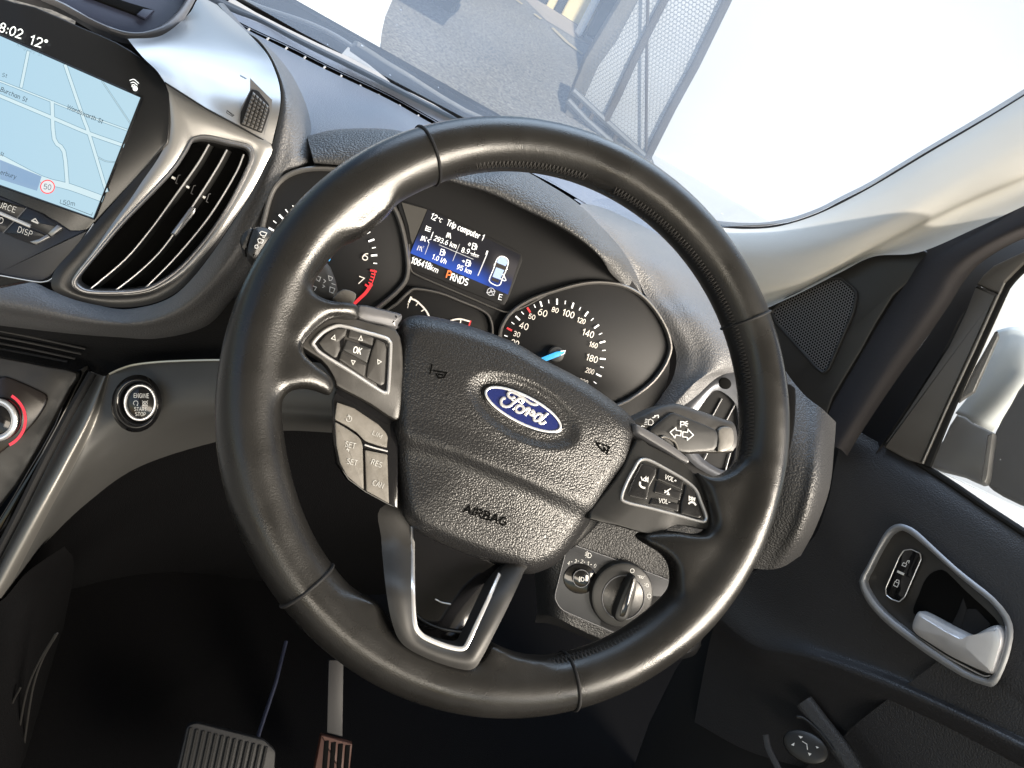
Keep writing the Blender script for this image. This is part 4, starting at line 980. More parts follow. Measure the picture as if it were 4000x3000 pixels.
mb = MB(); text_geo(mb, 'SOURCE', O(-175,352), O(212,482), SP, 12, .0016); text_geo(mb, 'DISP', O(245,756), O(450,832), SP, 12, .0016); text_geo(mb, 'SOUND', O(-330,540), O(38,644), SP, 12, .0016)
ribbons_geo(mb, [O((508,568),(552,628),(462,592),(508,568))], SP, 2, .0016); ribbons_geo(mb, [O((455,602),(548,640))], SP, 1.8, .0016)
mb.build('legend', X['white'], nav)
sweep('button_bar', O((-400,300),(0,490),(440,680)), SP, .0028, .002, X['chrome'], nav, False, .0016)
plate('button_end', O((822,655),(905,698),(740,830),(684,780)), SP, X['vlip'], nav, .002, .0006, .0020); plate('button_end', O((678,790),(728,834),(520,945),(420,900),(560,860)), SP, X['vlip'], nav, .002, .0006, .0020)
ribbons('button_gap', [O((380,412),(245,562)), O((205,602),(45,772))], SP, 1.6, X['caps'], nav, .0017)
sweep('panel_bead', cr(O((1350,640),(1200,870),(1000,1180),(760,1420),(640,1475),(480,1470),(0,1385),(-700,1260)), 4), SP, .0011, .0014, X['chrome'], nav, False, .0002)

# ================================================================== ENGINE BUTTON, CLIMATE PANEL
KP = Plane(yhit((295,872), .172), (.06,-.87,.48))
eng = thing('engine_button', 'round black engine start stop button in a glossy ring on grey trim', 'push button', tuple(KP((295,872))[0]))
band('button_ring', circ(T(1475,1040), 54.5, 48, 62.5, 10), circ(T(1512,1026), 36, 48, 40, 5), KP, X['gloss'], eng, .002, .006, 10, .004, 1, smooth=False)
sweep('chrome_ring', circ(T(1516,1028), 32.5, 48, 37, 5), KP, .0030, .005, X['chrome'], eng, True, .006)
cap = plate('cap', circ(T(1530,1040), 29, 48, 33.5, 5), KP, X['gloss'], eng, .006, .0008, .0068)
mb = MB(); text_geo(mb, 'ENGINE', T(1444,976), T(1608,980), KP, 9, .0072, bold=.2); text_geo(mb, 'START', T(1450,1118), T(1584,1122), KP, 7.6, .0072, bold=.2); text_geo(mb, 'STOP', T(1460,1172), T(1574,1175), KP, 7.6, .0072, bold=.2)
c1, c2 = np.array(T(1466,1036)), np.array(T(1566,1040))
ribbons_geo(mb, [[tuple(c1+5*np.array([math.cos(t), math.sin(t)])) for t in np.linspace(2.2, 7.4, 14)], T((1478,1058),(1490,1064))], KP, 1.1, .0072)
ribbons_geo(mb, [[tuple(c2+5*np.array([math.cos(t), math.sin(t)])) for t in np.linspace(0, 2*math.pi, 14)], [tuple(c2+(-6,-6)), tuple(c2+(6,6))], [tuple(c2+(-6,6)), tuple(c2+(6,-6))]], KP, 1.1, .0072)
mb.build('legend', X['white'], cap)
cl = thing('climate_panel', 'gloss dark climate panel with a chrome dial and red arc', 'climate control', tuple(yhit((20,900), .17)))
CLP = Plane(yhit((20,900), .165), (.05,-.86,.5))
X['brown'] = mat('brown black gloss', (.018,.014,.013), .2, mott=(30, .08))
plate('surround', cr([(-120,760),(0,773),(100,792),(166,806),(150,840),(110,915),(60,1005),(0,1090),(-120,1200)], 2, True), CLP, X['plasticw'], cl, .01, .002, -.003)
plate('panel', cr(T((-300,800),(0,762),(70,756),(260,830),(450,920),(502,968),(488,1060),(400,1200),(290,1330),(120,1480),(-300,1700)), 2, True), CLP, X['brown'], cl, .003, .0015, .001)
plate('side_strip', cr([(168,800),(198,804),(150,892),(98,992),(40,1110),(-60,1290),(-90,1250),(0,1120),(60,1020),(118,920)], 2, True), Plane(yhit((100,950), .185), (.3,-.84,.45)), X['gloss'], cl, .006, .001)
dc = T(-38,1216)
dk = plate('dial', circ(dc, 48, 48, 47), CLP, X['gloss'], cl, .012, .002, .010)
sweep('dial_ring', circ(dc, 40, 56, 41), CLP, .005, .005, X['chrome'], dk, True, .0105)
sweep('dial_ring', circ(dc, 33, 56, 34), CLP, .0016, .002, X['vlip'], dk, True, .0115)
ribbons('red_arc', [circ(dc, 62.5, 24, 60.5, 0, -57, 62)], CLP, 6.5, mat('lit red arc', (.6,.03,.05), .4, emit=.5, ecol=(.9,.06,.10)), cl, .0016)

# ================================================================== LIGHT SWITCH
LP = Plane(yhit((1330,1280), .150), (-.08,-.86,.5))
ls = thing('light_switch', 'rotary headlamp switch panel below the right spoke of the wheel', 'light switch', tuple(LP((1330,1280))[0]))
X['lsplate'] = mat('satin charcoal plate', (.045,.047,.052), .38, metal=.2, mott=(40, .05), grain=('noise', 1600, .12, .0002))
lsp = plate('plate', rnd(I((430,786),(700,880),(1000,995),(1230,1085),(1190,1200),(1000,1500),(800,1450),(350,1255),(305,1170),(390,830)), [12,1,1,8,6,8,2,14,10,10]), LP, X['lsplate'], ls, .008, .0012, .002)
lo_ = rnd(I((430,786),(700,880),(1000,995),(1230,1085),(1190,1200),(1000,1500),(800,1450),(350,1255),(305,1170),(390,830)), [12,1,1,8,6,8,2,14,10,10])
sweep('plate_edge', lo_, LP, .0011, .0012, mat('pale plate edge', (.22,.22,.23), .4, metal=.3), lsp, True, .0016)
plate('lower_half', I((640,1215),(1010,1160),(1180,1170),(1120,1300),(1000,1480),(800,1440),(640,1370)), LP, X['matt'], lsp, .001, .0003, .0026)
plate('button_recess', circ(I(490,1035), 36, 36, 33, 10), LP, X['gloss'], ls, .003, .001, .003)
lb = plate('fog_button', circ(I(498,1032), 17.5, 36, 18.5), LP, X['gloss'], ls, .006, .0012, .007)
sweep('button_ring', circ(I(498,1032), 17.5, 36, 18.8), LP, .0011, .0012, X['caps'], lb, True, .0066)
mb = MB(); ribbons_geo(mb, [I((500,1022),(514,1026),(520,1042),(510,1052),(498,1050),(500,1022)), I((482,1026),(494,1030)), I((480,1036),(494,1040)), I((480,1046),(494,1050)), I((488,1018),(486,1054))], LP, 1.3, .0075); mb.build('legend', X['white'], lb)
kn = plate('knob_collar', circ(I(796,1155), 67, 56, 72, 20), LP, X['plastic'], ls, .012, .003, .010)
sweep('knob_ring', circ(I(800,1168), 45, 56, 48, 20), LP, .0014, .002, X['caps'], kn, True, .0102)
plate('knob_well', circ(I(800,1168), 43.5, 48, 46.5, 20), LP, X['keys'], kn, .003, .0005, .0104)
gr = plate('grip', cr(I((862,1020),(885,1015),(902,1040),(898,1120),(872,1230),(840,1320),(800,1352),(752,1335),(742,1290),(780,1180),(830,1070)), 2, True), LP, X['plastic'], kn, .016, .003, .022, .001)
plate('grip_inlay', cr(I((866,1040),(880,1046),(878,1100),(845,1210),(815,1300),(790,1308),(780,1285),(820,1160)), 2, True), LP, X['gloss'], gr, .001, .0004, .0236)
mb = MB()
for s, c in (('4',(405,920)),('3',(455,906)),('2',(500,908)),('1',(545,922)),('0',(595,940))):
    x, y = I(*c); text_geo(mb, s, (x-2.2, y+3.2), (x+2.4, y+4.4), LP, 7.5, .0024)
for c in ((430,912),(478,906),(522,914),(570,931)): x, y = I(*c); ribbons_geo(mb, [[(x-.8, y), (x+.8, y)]], LP, 1.4, .0024)
ribbons_geo(mb, [I((550,848),(566,852),(572,868),(562,882),(546,880),(550,848)), I((530,846),(544,850)), I((528,856),(542,860)), I((526,866),(541,870)), I((540,838),(546,842)), I((532,880),(532,882))], LP, 1.3, .0024)
ribbons_geo(mb, [I((1132,1106),(1122,1120),(1124,1138),(1140,1146)), I((1148,1120),(1160,1110),(1168,1126),(1158,1134),(1148,1120))], LP, 1.5, .0024)
mb.build('legend', X['white'], lsp)
mb = MB()
ribbons_geo(mb, [circ(I(866,976), 4.3, 16)+[circ(I(866,976), 4.3, 16)[0]], I((918,1012),(932,1016),(930,1028),(916,1026),(918,1012)), I((936,1018),(946,1020),(942,1032),(934,1028)), I((906,1010),(912,1014)), I((950,1016),(956,1014)), I((970,1068),(984,1074),(982,1092),(968,1092),(970,1068)), I((954,1070),(964,1074)), I((952,1082),(964,1084)), circ(I(986,1158), 4, 14)+[circ(I(986,1158), 4, 14)[0]], I((986,1134),(986,1140)), I((966,1158),(972,1158)), I((1000,1158),(1006,1158)), I((986,1176),(986,1182)), I((972,1144),(976,1148)), I((996,1168),(1000,1172)), I((996,1148),(1000,1144)), I((972,1172),(976,1168))], LP, 1.2, .0104)
mb.build('legend', X['white'], kn)

# ================================================================== RIGHT VENT
RP = Plane(yhit((1550,900), .185), (-.1,-.86,.5))
rv = thing('side_air_vent', 'air vent half hidden behind the right of the steering wheel rim', 'air vent', tuple(RP((1550,900))[0]), 'air vents in the dashboard')
plate('vent_body', cr(R((640,540),(720,470),(900,250),(1050,150),(1240,80),(1400,100),(1600,400),(1600,900),(1400,1350),(1100,1320),(700,1150)), 2, True), RP, X['matt'], rv, .02, .001, -.004)
vo2 = R((730,500),(880,360),(1000,260),(1130,180),(1250,150),(1400,220),(1450,500),(1440,800),(1380,1100),(1300,1320),(1100,1290),(800,1100),(700,800))
vi2 = R((860,640),(960,480),(1040,380),(1080,350),(1150,352),(1270,440),(1330,560),(1340,800),(1310,1000),(1250,1200),(1100,1180),(900,1020),(840,800))
band('vent_rim', vo2, vi2, RP, mat('satin vent trim', (.10,.105,.12), .32, metal=.5), rv, 0, .002, 5, .02, 3)
plate('vent_cavity', cr(vi2, 3, True), RP, X['void'], rv, .002, .0002, -.012)
for a, b in (((1160,436),(930,860)), ((1300,500),(1080,920))):
    mb = MB(); P0 = [RP(R(*a), -.003)[0], RP(R(*b), -.003)[0]]; P1 = [RP(R(*a), -.012)[0]+np.array([.003,0,0]), RP(R(*b), -.012)[0]+np.array([.003,0,0])]
    mb.add(P0+P1, [(0,1,3,2)]); s_l = mb.build('slat', X['plastic'], rv)
    sweep('slat_edge', [R(*a), R(*b)], RP, .0013, .0016, X['chrome'], s_l, False, -.0025)
for a, b in (((1005,1022),(935,1170)), ((1252,1022),(1180,1280))):
    sweep('slat_edge', [R(*a), R(*b)], RP, .0013, .0016, X['chrome'], rv, False, -.002)
plate('vent_hole', circ(R(1200,270), 14, 24, 12, 30), RP, X['void'], rv, .002, .001, .003)

# ================================================================== FOOTWELL
ft = thing('footwell', 'dark carpeted footwell under the dashboard', 'footwell', (0,.4,-.6), None)
mb = MB(); box_geo(mb, (.15,.15,-.66), (.75,0,0), (0,.85,0), (0,0,.01)); mb.build('carpet', X['carpet'], ft)
mb = MB(); box_geo(mb, (.15,.80,-.35), (.8,0,0), (0,.02,0), (0,0,.36)); mb.build('bulkhead', X['carpet'], ft)
mb = MB(); box_geo(mb, (-.36,.35,-.58), (.01,0,0), (0,.5,0), (0,0,.12)); mb.build('tunnel_side', X['carpet'], ft)
PP = Plane(dep((490,1620), .86), (.05,-.62,.78))
pd = thing('brake_pedal', 'wide ribbed rubber brake pedal in the dark footwell', 'pedal', tuple(PP((490,1620))[0]), 'foot pedals')
X['pedal'] = mat('pedal rubber', (.012,.012,.013), .6)
pp = plate('pad', rnd([(404,1568),(424,1561),(570,1598),(596,1622),(590,1720),(370,1710)], 8), PP, X['pedal'], pd, .012, .002)
mb = MB()
for i in range(13):
    x = 412+i*13.6; y = 1572+i*3.4; sweep_geo(mb, [(x, y), (x-22, y+100)], PP, .0035, .004, False, .0005)
mb.build('rib', X['rubber'], pp)
mb = MB(); tube_geo(mb, [dep(K(1545,700), 1.0), dep(K(1490,920), .97), dep(K(1400,1190), .90), dep(K(1380,1260), .88)], .0022, 8); mb.build('arm', mat('painted steel arm', (.10,.11,.17), .35, metal=.5), pd)
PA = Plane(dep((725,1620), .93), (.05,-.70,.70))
pa = thing('accelerator_pedal', 'narrow slotted accelerator pedal, its pad coloured by warm light', 'pedal', tuple(PA((725,1620))[0]), 'foot pedals')
ap = plate('pad', rnd(K((1735,1205),(1905,1252),(1880,1480),(1690,1440)), 3), PA, mat('warm light tinted pad', (.085,.036,.025), .5), pa, .01, .002)  # warm light falling on the pad is painted into its colour
mb = MB()
for i in range(4):
    x = 1764+i*38; y = 1236+i*8; sweep_geo(mb, [K(x, y), K(x-14, y+180)], PA, .0055, .003, False, .0004)
mb.build('slot', X['void'], ap)
plate('arm', K((1775,800),(1856,800),(1850,1215),(1765,1192)), PA, mat('dull steel arm', (.012,.011,.012), .5), pa, .006, .001, -.004)
cs = thing('centre_console', 'black centre console flank left of the footwell', 'console', tuple(yhit((60,1500), .05)))
g = [yr([(-80,1330),(0,1300),(60,1235),(140,1180)], [.06,.07,.1,.16]), yr([(-80,1420),(20,1380),(90,1300),(160,1230)], [.05,.06,.1,.2]), yr([(-80,1560),(20,1540),(80,1480),(130,1400)], [.03,.05,.09,.2]), yr([(-80,1720),(20,1720),(60,1700),(90,1690)], [.0,.02,.06,.2])]
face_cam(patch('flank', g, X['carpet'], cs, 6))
mb = MB()
for pts in (K((310,655),(232,790),(180,940),(145,1150),(110,1400)), K((300,660),(215,800),(150,950),(110,1140),(70,1400)), K((110,950),(60,1050),(40,1180),(10,1400))):
    tube_geo(mb, [yhit(p, .055) for p in cr(pts, 4)], .0010, 6)
mb.build('piping', mat('dark grey piping', (.022,.021,.02), .45), cs)
# ================================================================== PILLAR, TWEETER
APl = Plane((.40,.40,.05), (-.80,-.60,.05))
pil = thing('pillar_trim', 'pale grey cloth covered windscreen pillar trim on the right', 'pillar trim', tuple(APl((1900,480))[0]))
def ext(P): return P+[P[-1]+(P[-1]-P[-2])*2.2]
def ap(pts, off): return ext([APl(p, off)[0] for p in pts])
g = [ap([(1500,476),(1560,492),(1640,494),(1700,485),(1776,459),(1878,407),(2004,332),(2140,252),(2320,140)], -.03),
     ap([(1505,490),(1565,506),(1646,508),(1712,500),(1790,476),(1894,428),(2020,355),(2156,276),(2336,166)], -.004),
     ap([(1520,540),(1585,548),(1672,550),(1750,535),(1832,506),(1935,460),(2062,392),(2196,318),(2370,215)], .012),
     ap([(1550,610),(1615,616),(1705,606),(1790,574),(1870,532),(1965,486),(2084,428),(2215,368),(2385,275)], .006),
     ap([(1570,650),(1632,652),(1722,626),(1810,582),(1880,544),(1972,500),(2090,442),(2220,386),(2390,295)], -.008),
     ap([(1585,690),(1648,664),(1728,628),(1812,584),(1886,552),(1985,516),(2100,460),(2226,408),(2395,320)], -.010),
     ap([(1590,700),(1652,668),(1730,632),(1816,588),(1888,554),(1972,560),(2020,528),(2110,492),(2240,432),(2400,360)][:5]+[(1985,545),(2110,492),(2240,432),(2400,360)], .002)]
face_cam(patch('trim', g, X['pillar'], pil, 8))
X['dots'] = mat('grey dotted glass edge', (.16,.16,.16), .5)
fr = cr([(1500,470),(1560,482),(1640,485),(1700,476),(1735,466),(1776,450),(1818,428),(1878,398),(1938,362),(2004,322),(2140,242),(2320,130)], 4)
sweep('glass_edge_band', fr, APl, .005, .001, X['dots'], pil, False, -.032)
sweep('glass_edge_line', shift(fr, 2, 7), APl, .0035, .001, X['matt'], pil, False, -.031)
sail = thing('tweeter_panel', 'dark triangular corner panel with a perforated tweeter grille', 'speaker panel', tuple(APl((1770,700))[0]))
plate('panel', cr([(1590,700),(1640,640),(1730,600),(1800,570),(1850,545),(1895,530),(1940,530),(2000,540),(2010,570),(1930,640),(1860,760),(1800,860),(1770,930),(1720,860),(1680,800)], 2, True), APl, X['plastic'], sail, .02, .004, -.012)
gp = rnd(D((395,1140),(500,1040),(820,905),(890,895),(980,965),(1008,1010),(985,1140),(800,1560),(765,1580),(720,1545),(420,1210)), [6,10,12,8,8,10,12,8,8,8,8])
X['grille'] = mat('tweeter mesh', (.10,.10,.105), .45)
sweep('grille_frame', gp, APl, .0035, .004, X['plastic'], sail, True, -.009)
gr_ = plate('grille', gp, APl, X['void'], sail, .002, .0002, -.0105)
def inpoly(p, pl):
    c = False; n = len(pl)
    for i in range(n):
        (x1, y1), (x2, y2) = pl[i], pl[i-1]
        if (y1 > p[1]) != (y2 > p[1]) and p[0] < (x2-x1)*(p[1]-y1)/(y2-y1)+x1: c = not c
    return c
mb = MB()
ex, ey = np.array([5.9, -2.5]), np.array([1.2, 5.2])
c0 = np.array([1770., 705.])
for i in range(-40, 40):
    for j in range(-40, 40):
        c = c0+ex*(i+.5*(j % 2))+ey*j
        if not inpoly(c, gp): continue
        # one cell of the perforated mesh: a hexagonal web round a hole
        ang = [k*math.pi/3+math.pi/6 for k in range(6)]
        def hx(r): return [tuple(c+ex*.58*r*math.cos(a)+ey*.66*r*math.sin(a)) for a in ang]
        o1 = [APl(q, -.0095)[0] for q in hx(1.0)]; i1 = [APl(q, -.0095)[0] for q in hx(.66)]
        mb.add(o1+i1, [(k, (k+1) % 6, 6+(k+1) % 6, 6+k) for k in range(6)])
mb.build('mesh', X['grille'], gr_, smooth=False)

# ================================================================== BODY SEAL, DOOR
BPn = Plane((.47,.30,.0), (-.93,-.37,0))
sl2 = thing('door_seal', 'dark woven rubber seal lining the door opening', 'door seal', tuple(BPn((1980,720))[0]))
s_in = [(1990,556),(1935,640),(1870,760),(1800,880),(1745,980)]
s_cols = [  # from cabin edge to outer edge, top right to bottom
    [(2330,385),(2212,442),(2090,500),(2010,532),(1972,560),(1930,640),(1862,755),(1800,865),(1760,940)],
    [(2335,420),(2212,470),(2105,525),(2035,562),(2000,600),(1955,680),(1890,790),(1830,890),(1790,960)],
    [(2340,455),(2212,495),(2115,545),(2060,590),(2030,640),(1980,715),(1915,810),(1855,905),(1815,970)],
    [(2345,480),(2220,512),(2130,560),(2085,605),(2050,660),(1998,735),(1930,830),(1870,920),(1830,985)]]
offs = [.0, .014, .012, -.01]
g = [ext([BPn(p, o)[0] for p in r][::-1]) for r, o in zip(s_cols, offs)]
face_cam(patch('seal', g, X['seal'], sl2, 8))
plate('sill_cover', cr([(1690,850),(1780,740),(1880,740),(1930,860),(1905,1000),(1860,1120),(1800,1300),(1800,1450),(1850,1600),(1850,1800),(1380,1800),(1400,1560),(1520,1350),(1600,1250),(1660,1100)], 2, True), BPn, X['matt'], sl2, .02, .004, -.05)
TH = math.radians(24)
DP = Plane((.455,.42,0), (-math.cos(TH), -math.sin(TH), 0))
door = thing('driver_door', 'open driver door with black grained card and silver inner handle', 'car door', tuple(DP((2000,1300))[0]))
def dp(pts, off): return [DP(p, o)[0] for p, o in zip(pts, off if hasattr(off, '__len__') else [off]*len(pts))]
# jamb and frame
fj = [dp([(2345,478),(2218,512),(2128,560),(2084,606),(2048,662),(1996,738),(1928,832),(1868,922),(1826,990)], -.012),
      dp([(2350,498),(2216,540),(2146,582),(2106,634),(2080,700),(2032,790),(1962,880),(1906,962),(1870,1000)], .004),
      dp([(2360,520),(2212,556),(2160,588),(2118,620),(2100,650),(2072,690),(2032,770),(1960,878),(1904,962)], .010)]
X['jamb'] = mat('black door jamb', (.012,.011,.012), .6)
face_cam(patch('jamb', fj, X['jamb'], door, 8))
X['frame'] = mat('grey brown door frame', (.13,.12,.108), .6, mott=(25, .1), grain=('noise', 1400, .15, .0002))
plate('window_frame', rnd(Q((568,292),(692,345),(560,640),(420,940),(280,1262),(190,1236),(66,1168),(240,905),(420,625),(505,450)), 2), DP, X['frame'], door, .02, .003, .012)
plate('upper_frame', cr(Q((1000,20),(830,108),(740,150),(660,188),(605,238),(570,288),(694,341),(722,278),(770,228),(835,165),(1000,80)), 1, True), DP, X['frame'], door, .02, .003, .0125)
sweep('glass_run', cr(Q((1000,70),(850,178),(790,226),(735,290),(700,352),(570,640),(430,950),(300,1268)), 3), DP, .013, .008, X['rubber'], door, False, .004)
sweep('frame_bead', cr(Q((725,285),(694,345),(560,645),(420,945),(282,1258)), 3), DP, .0012, .002, mat('worn bead', (.3,.29,.27), .5), door, False, .0135)
# card
r_ = [[(1838,918),(1880,946),(1990,1004),(2100,1078),(2212,1154),(2360,1254)],
      [(1818,950),(1868,986),(1968,1046),(2072,1122),(2184,1208),(2340,1330)],
      [(1803,1010),(1850,1060),(1936,1126),(2026,1206),(2150,1316),(2325,1450)],
      [(1786,1090),(1820,1150),(1886,1240),(1976,1330),(2106,1430),(2305,1550)],
      [(1740,1180),(1776,1260),(1830,1340),(1930,1410),(2080,1490),(2285,1600)],
      [(1600,1250),(1690,1340),(1770,1390),(1910,1446),(2070,1522),(2270,1620)],
      [(1555,1322),(1640,1388),(1748,1414),(1908,1470),(2070,1540),(2262,1636)],
      [(1545,1345),(1635,1408),(1744,1434),(1902,1492),(2062,1562),(2255,1660)],
      [(1530,1400),(1628,1460),(1738,1490),(1890,1550),(2050,1620),(2245,1720)],
      [(1500,1560),(1610,1620),(1740,1660),(1900,1710),(2060,1790),(2240,1880)]]
of = [0.0, .012, .020, .024, .022, .024, .036, .034, .015, .0]
face_cam(patch('card', [dp(p, o) for p, o in zip(r_, of)], X['doorvinyl'], door, 8))
bl_ = DP((2360,1254))[0]; dd_ = np.array([math.sin(TH), -math.cos(TH), 0])
g = [[bl_+dd_*t+np.array([0,0,z])+DP.n*o for t in (-.02,.3,.62,.9)] for z, o in ((.012,0),(-.05,.016),(-.16,.026),(-.28,.030),(-.34,.015),(-.62,0))]
face_cam(patch('card_rear', g, X['doorvinyl'], door, 4))
sweep('belt_seal', cr([(1985,1000),(2060,1048),(2130,1096),(2212,1150),(2360,1250)], 4), DP, .008, .01, X['rubber'], door, False, .000)
# handle set
ho = cr(J((768,650),(800,585),(835,520),(895,405),(940,355),(985,340),(1030,350),(1085,382),(1190,480),(1300,580),(1400,660),(1500,740),(1580,838),(1602,920),(1592,1000),(1570,1080),(1530,1175),(1495,1218),(1455,1215),(1330,1168),(1130,1042),(940,900),(850,812),(795,735)), 2, True)
hi = cr(J((800,650),(828,590),(862,520),(920,420),(955,385),(990,374),(1022,384),(1065,412),(1180,512),(1290,612),(1385,690),(1475,765),(1540,848),(1558,915),(1550,985),(1528,1060),(1495,1145),(1470,1172),(1440,1172),(1335,1128),(1140,1000),(960,866),(875,785),(825,715)), 2, True)
X['bezgrey'] = mat('satin grey bezel', (.36,.37,.39), .36, metal=.5, mott=(40, .05))
hz = band('handle_bezel', ho, hi, DP, X['bezgrey'], door, .036, .002, 5, .012, 1, smooth=False)
plate('handle_plate', hi, DP, X['plasticw'], hz, .002, .0004, .028)
plate('handle_recess', cr(J((1092,720),(1115,660),(1150,612),(1195,590),(1240,600),(1340,700),(1450,800),(1528,885),(1500,930),(1400,955),(1310,925),(1180,880),(1080,840),(1060,800)), 2, True), DP, X['void'], hz, .002, .0004, .0288)
plate('recess_wall', J((1330,740),(1350,800),(1318,910),(1260,900),(1300,820)), DP, X['matt'], hz, .001, .0003, .0298)
plate('recess_flap', rnd(J((1350,800),(1400,800),(1480,885),(1400,945),(1318,915)), 4), DP, X['matt'], hz, .001, .0004, .0300)
hl = plate('handle_lever', cr(J((1045,905),(1052,860),(1075,818),(1105,816),(1160,842),(1240,885),(1310,920),(1365,944),(1405,930),(1450,905),(1505,890),(1536,930),(1538,985),(1520,1050),(1490,1140),(1465,1150),(1430,1140),(1340,1100),(1240,1050),(1130,980),(1070,940)), 3, True), DP, X['handle'], hz, .016, .005, .042, .003)
sweep('lever_lip', cr(J((1050,930),(1130,985),(1250,1062),(1350,1115),(1440,1160),(1480,1160)), 4), DP, .0018, .003, X['chrome'], hz, False, .031)
lk = plate('lock_switch', rnd(J((912,690),(985,520),(1010,484),(1050,478),(1098,500),(1104,530),(1015,735),(985,762),(945,748),(915,725)), 3), DP, X['gloss'], hz, .004, .0012, .0325)
sweep('lock_ring', rnd(J((912,690),(985,520),(1010,484),(1050,478),(1098,500),(1104,530),(1015,735),(985,762),(945,748),(915,725)), 3), DP, .0012, .0016, X['chrome'], lk, True, .0322)
mb = MB()
ribbons_geo(mb, [J((1008,550),(1026,558),(1018,572),(1000,564),(1008,550)), J((1022,556),(1030,540),(1040,540),(1036,552)), J((962,652),(984,662),(974,682),(954,672),(962,652)), J((966,652),(972,642),(984,646),(984,660))], DP, 1.6, .0330)
ribbons_geo(mb, [J((978,598),(1008,612))], DP, 5, .0330)
mb.build('legend', X['white'], lk)
ribbons('switch_split', [J((968,588),(1044,630))], DP, 1.4, X['void'], lk, .0329)
# mirror adjuster on the arm rest
MPn = Plane(DP((1740,1610), .05)[0], (-.75,-.42,.5))
ma = plate('mirror_switch', circ(J(480,1545), 54, 44, 33, 28), MPn, X['plastic'], door, .012, .004, 0, .002)
mb = MB()
for pl in (J((440,1484),(466,1490),(452,1500)), J((400,1534),(420,1522),(416,1540)), J((534,1540),(552,1548),(540,1554)), J((492,1576),(512,1582),(500,1594))): mb.add([MPn(p, .0024)[0] for p in pl], [(0,1,2)])
ribbons_geo(mb, [J((462,1515),(486,1530),(490,1560))], MPn, 1.5, .0024)
mb.build('legend', X['white'], ma)
sweep('switch_edge', cr(J((432,1384),(470,1392),(540,1450),(600,1520),(628,1562)), 4), MPn, .003, .003, X['plastic'], door, False, -.002)
sweep('switch_edge', cr(J((262,1480),(280,1560),(330,1659),(360,1720)), 4), MPn, .008, .004, X['doorvinyl'], door, False, -.003)
sweep('switch_edge', cr(J((470,1300),(560,1420),(700,1600),(760,1700)), 4), MPn, .022, .008, X['doorvinyl'], door, False, -.008)
# exterior mirror outside the window
MM = Plane(DP((2080,900), -.14)[0], (-.75,-.62,.15))
X['bodywhite'] = mat('white car paint', (.80,.81,.82), .25, coat=.6)
mo_ = [[MM(p, o)[0] for p, o in zip(Q(*r), oo)] for r, oo in (
    (((690,546),(770,528),(880,540),(1020,580)), (-.01,.0,.0,-.02)), (((648,680),(745,665),(860,690),(1000,740)), (.0,.012,.012,-.01)),
    (((560,865),(650,850),(750,880),(850,900)), (.0,.012,.012,-.005)), (((468,990),(520,1018),(590,1052),(657,1084)), (-.01,.0,.0,-.01)))]
X['mirp'] = mat('pale mirror paint', (.55,.58,.60), .45, coat=.2)
mir = face_cam(patch('wing_mirror', mo_, X['mirp'], door, 6, .006, label='white wing mirror housing outside the window'))
plate('mirror_foot', cr(Q((466,990),(560,1040),(657,1086),(668,1110),(650,1240),(636,1345),(600,1370),(500,1325),(400,1300),(310,1262),(390,1130)), 2, True), Plane(DP((2080,980), -.05)[0], (-.8,-.55,.2)), X['plasticw'], mir, .03, .006)
plate('mirror_bracket', rnd(Q((682,540),(690,572),(556,872),(505,905),(470,930),(560,740)), 2), Plane(DP((2080,900), -.03)[0], (-.8,-.55,.1)), X['plasticw'], mir, .01, .002)
plate('mirror_face', cr(Q((835,810),(760,930),(672,1090),(650,1240),(612,1345),(700,1420),(900,1500),(1100,1500),(1100,900),(960,760)), 2, True), Plane(DP((2150,960), -.09)[0], (-.8,-.5,.2)), X['matt'], mir, .04, .006)
plate('outer_skin', cr(Q((300,1262),(420,1312),(560,1370),(700,1440),(900,1530),(1100,1640),(1100,1840),(860,1660),(600,1480),(420,1350)), 2, True), Plane(DP((2120,1070), -.045)[0], (-.35,-.3,.88)), X['bodywhite'], door, .01, .003)

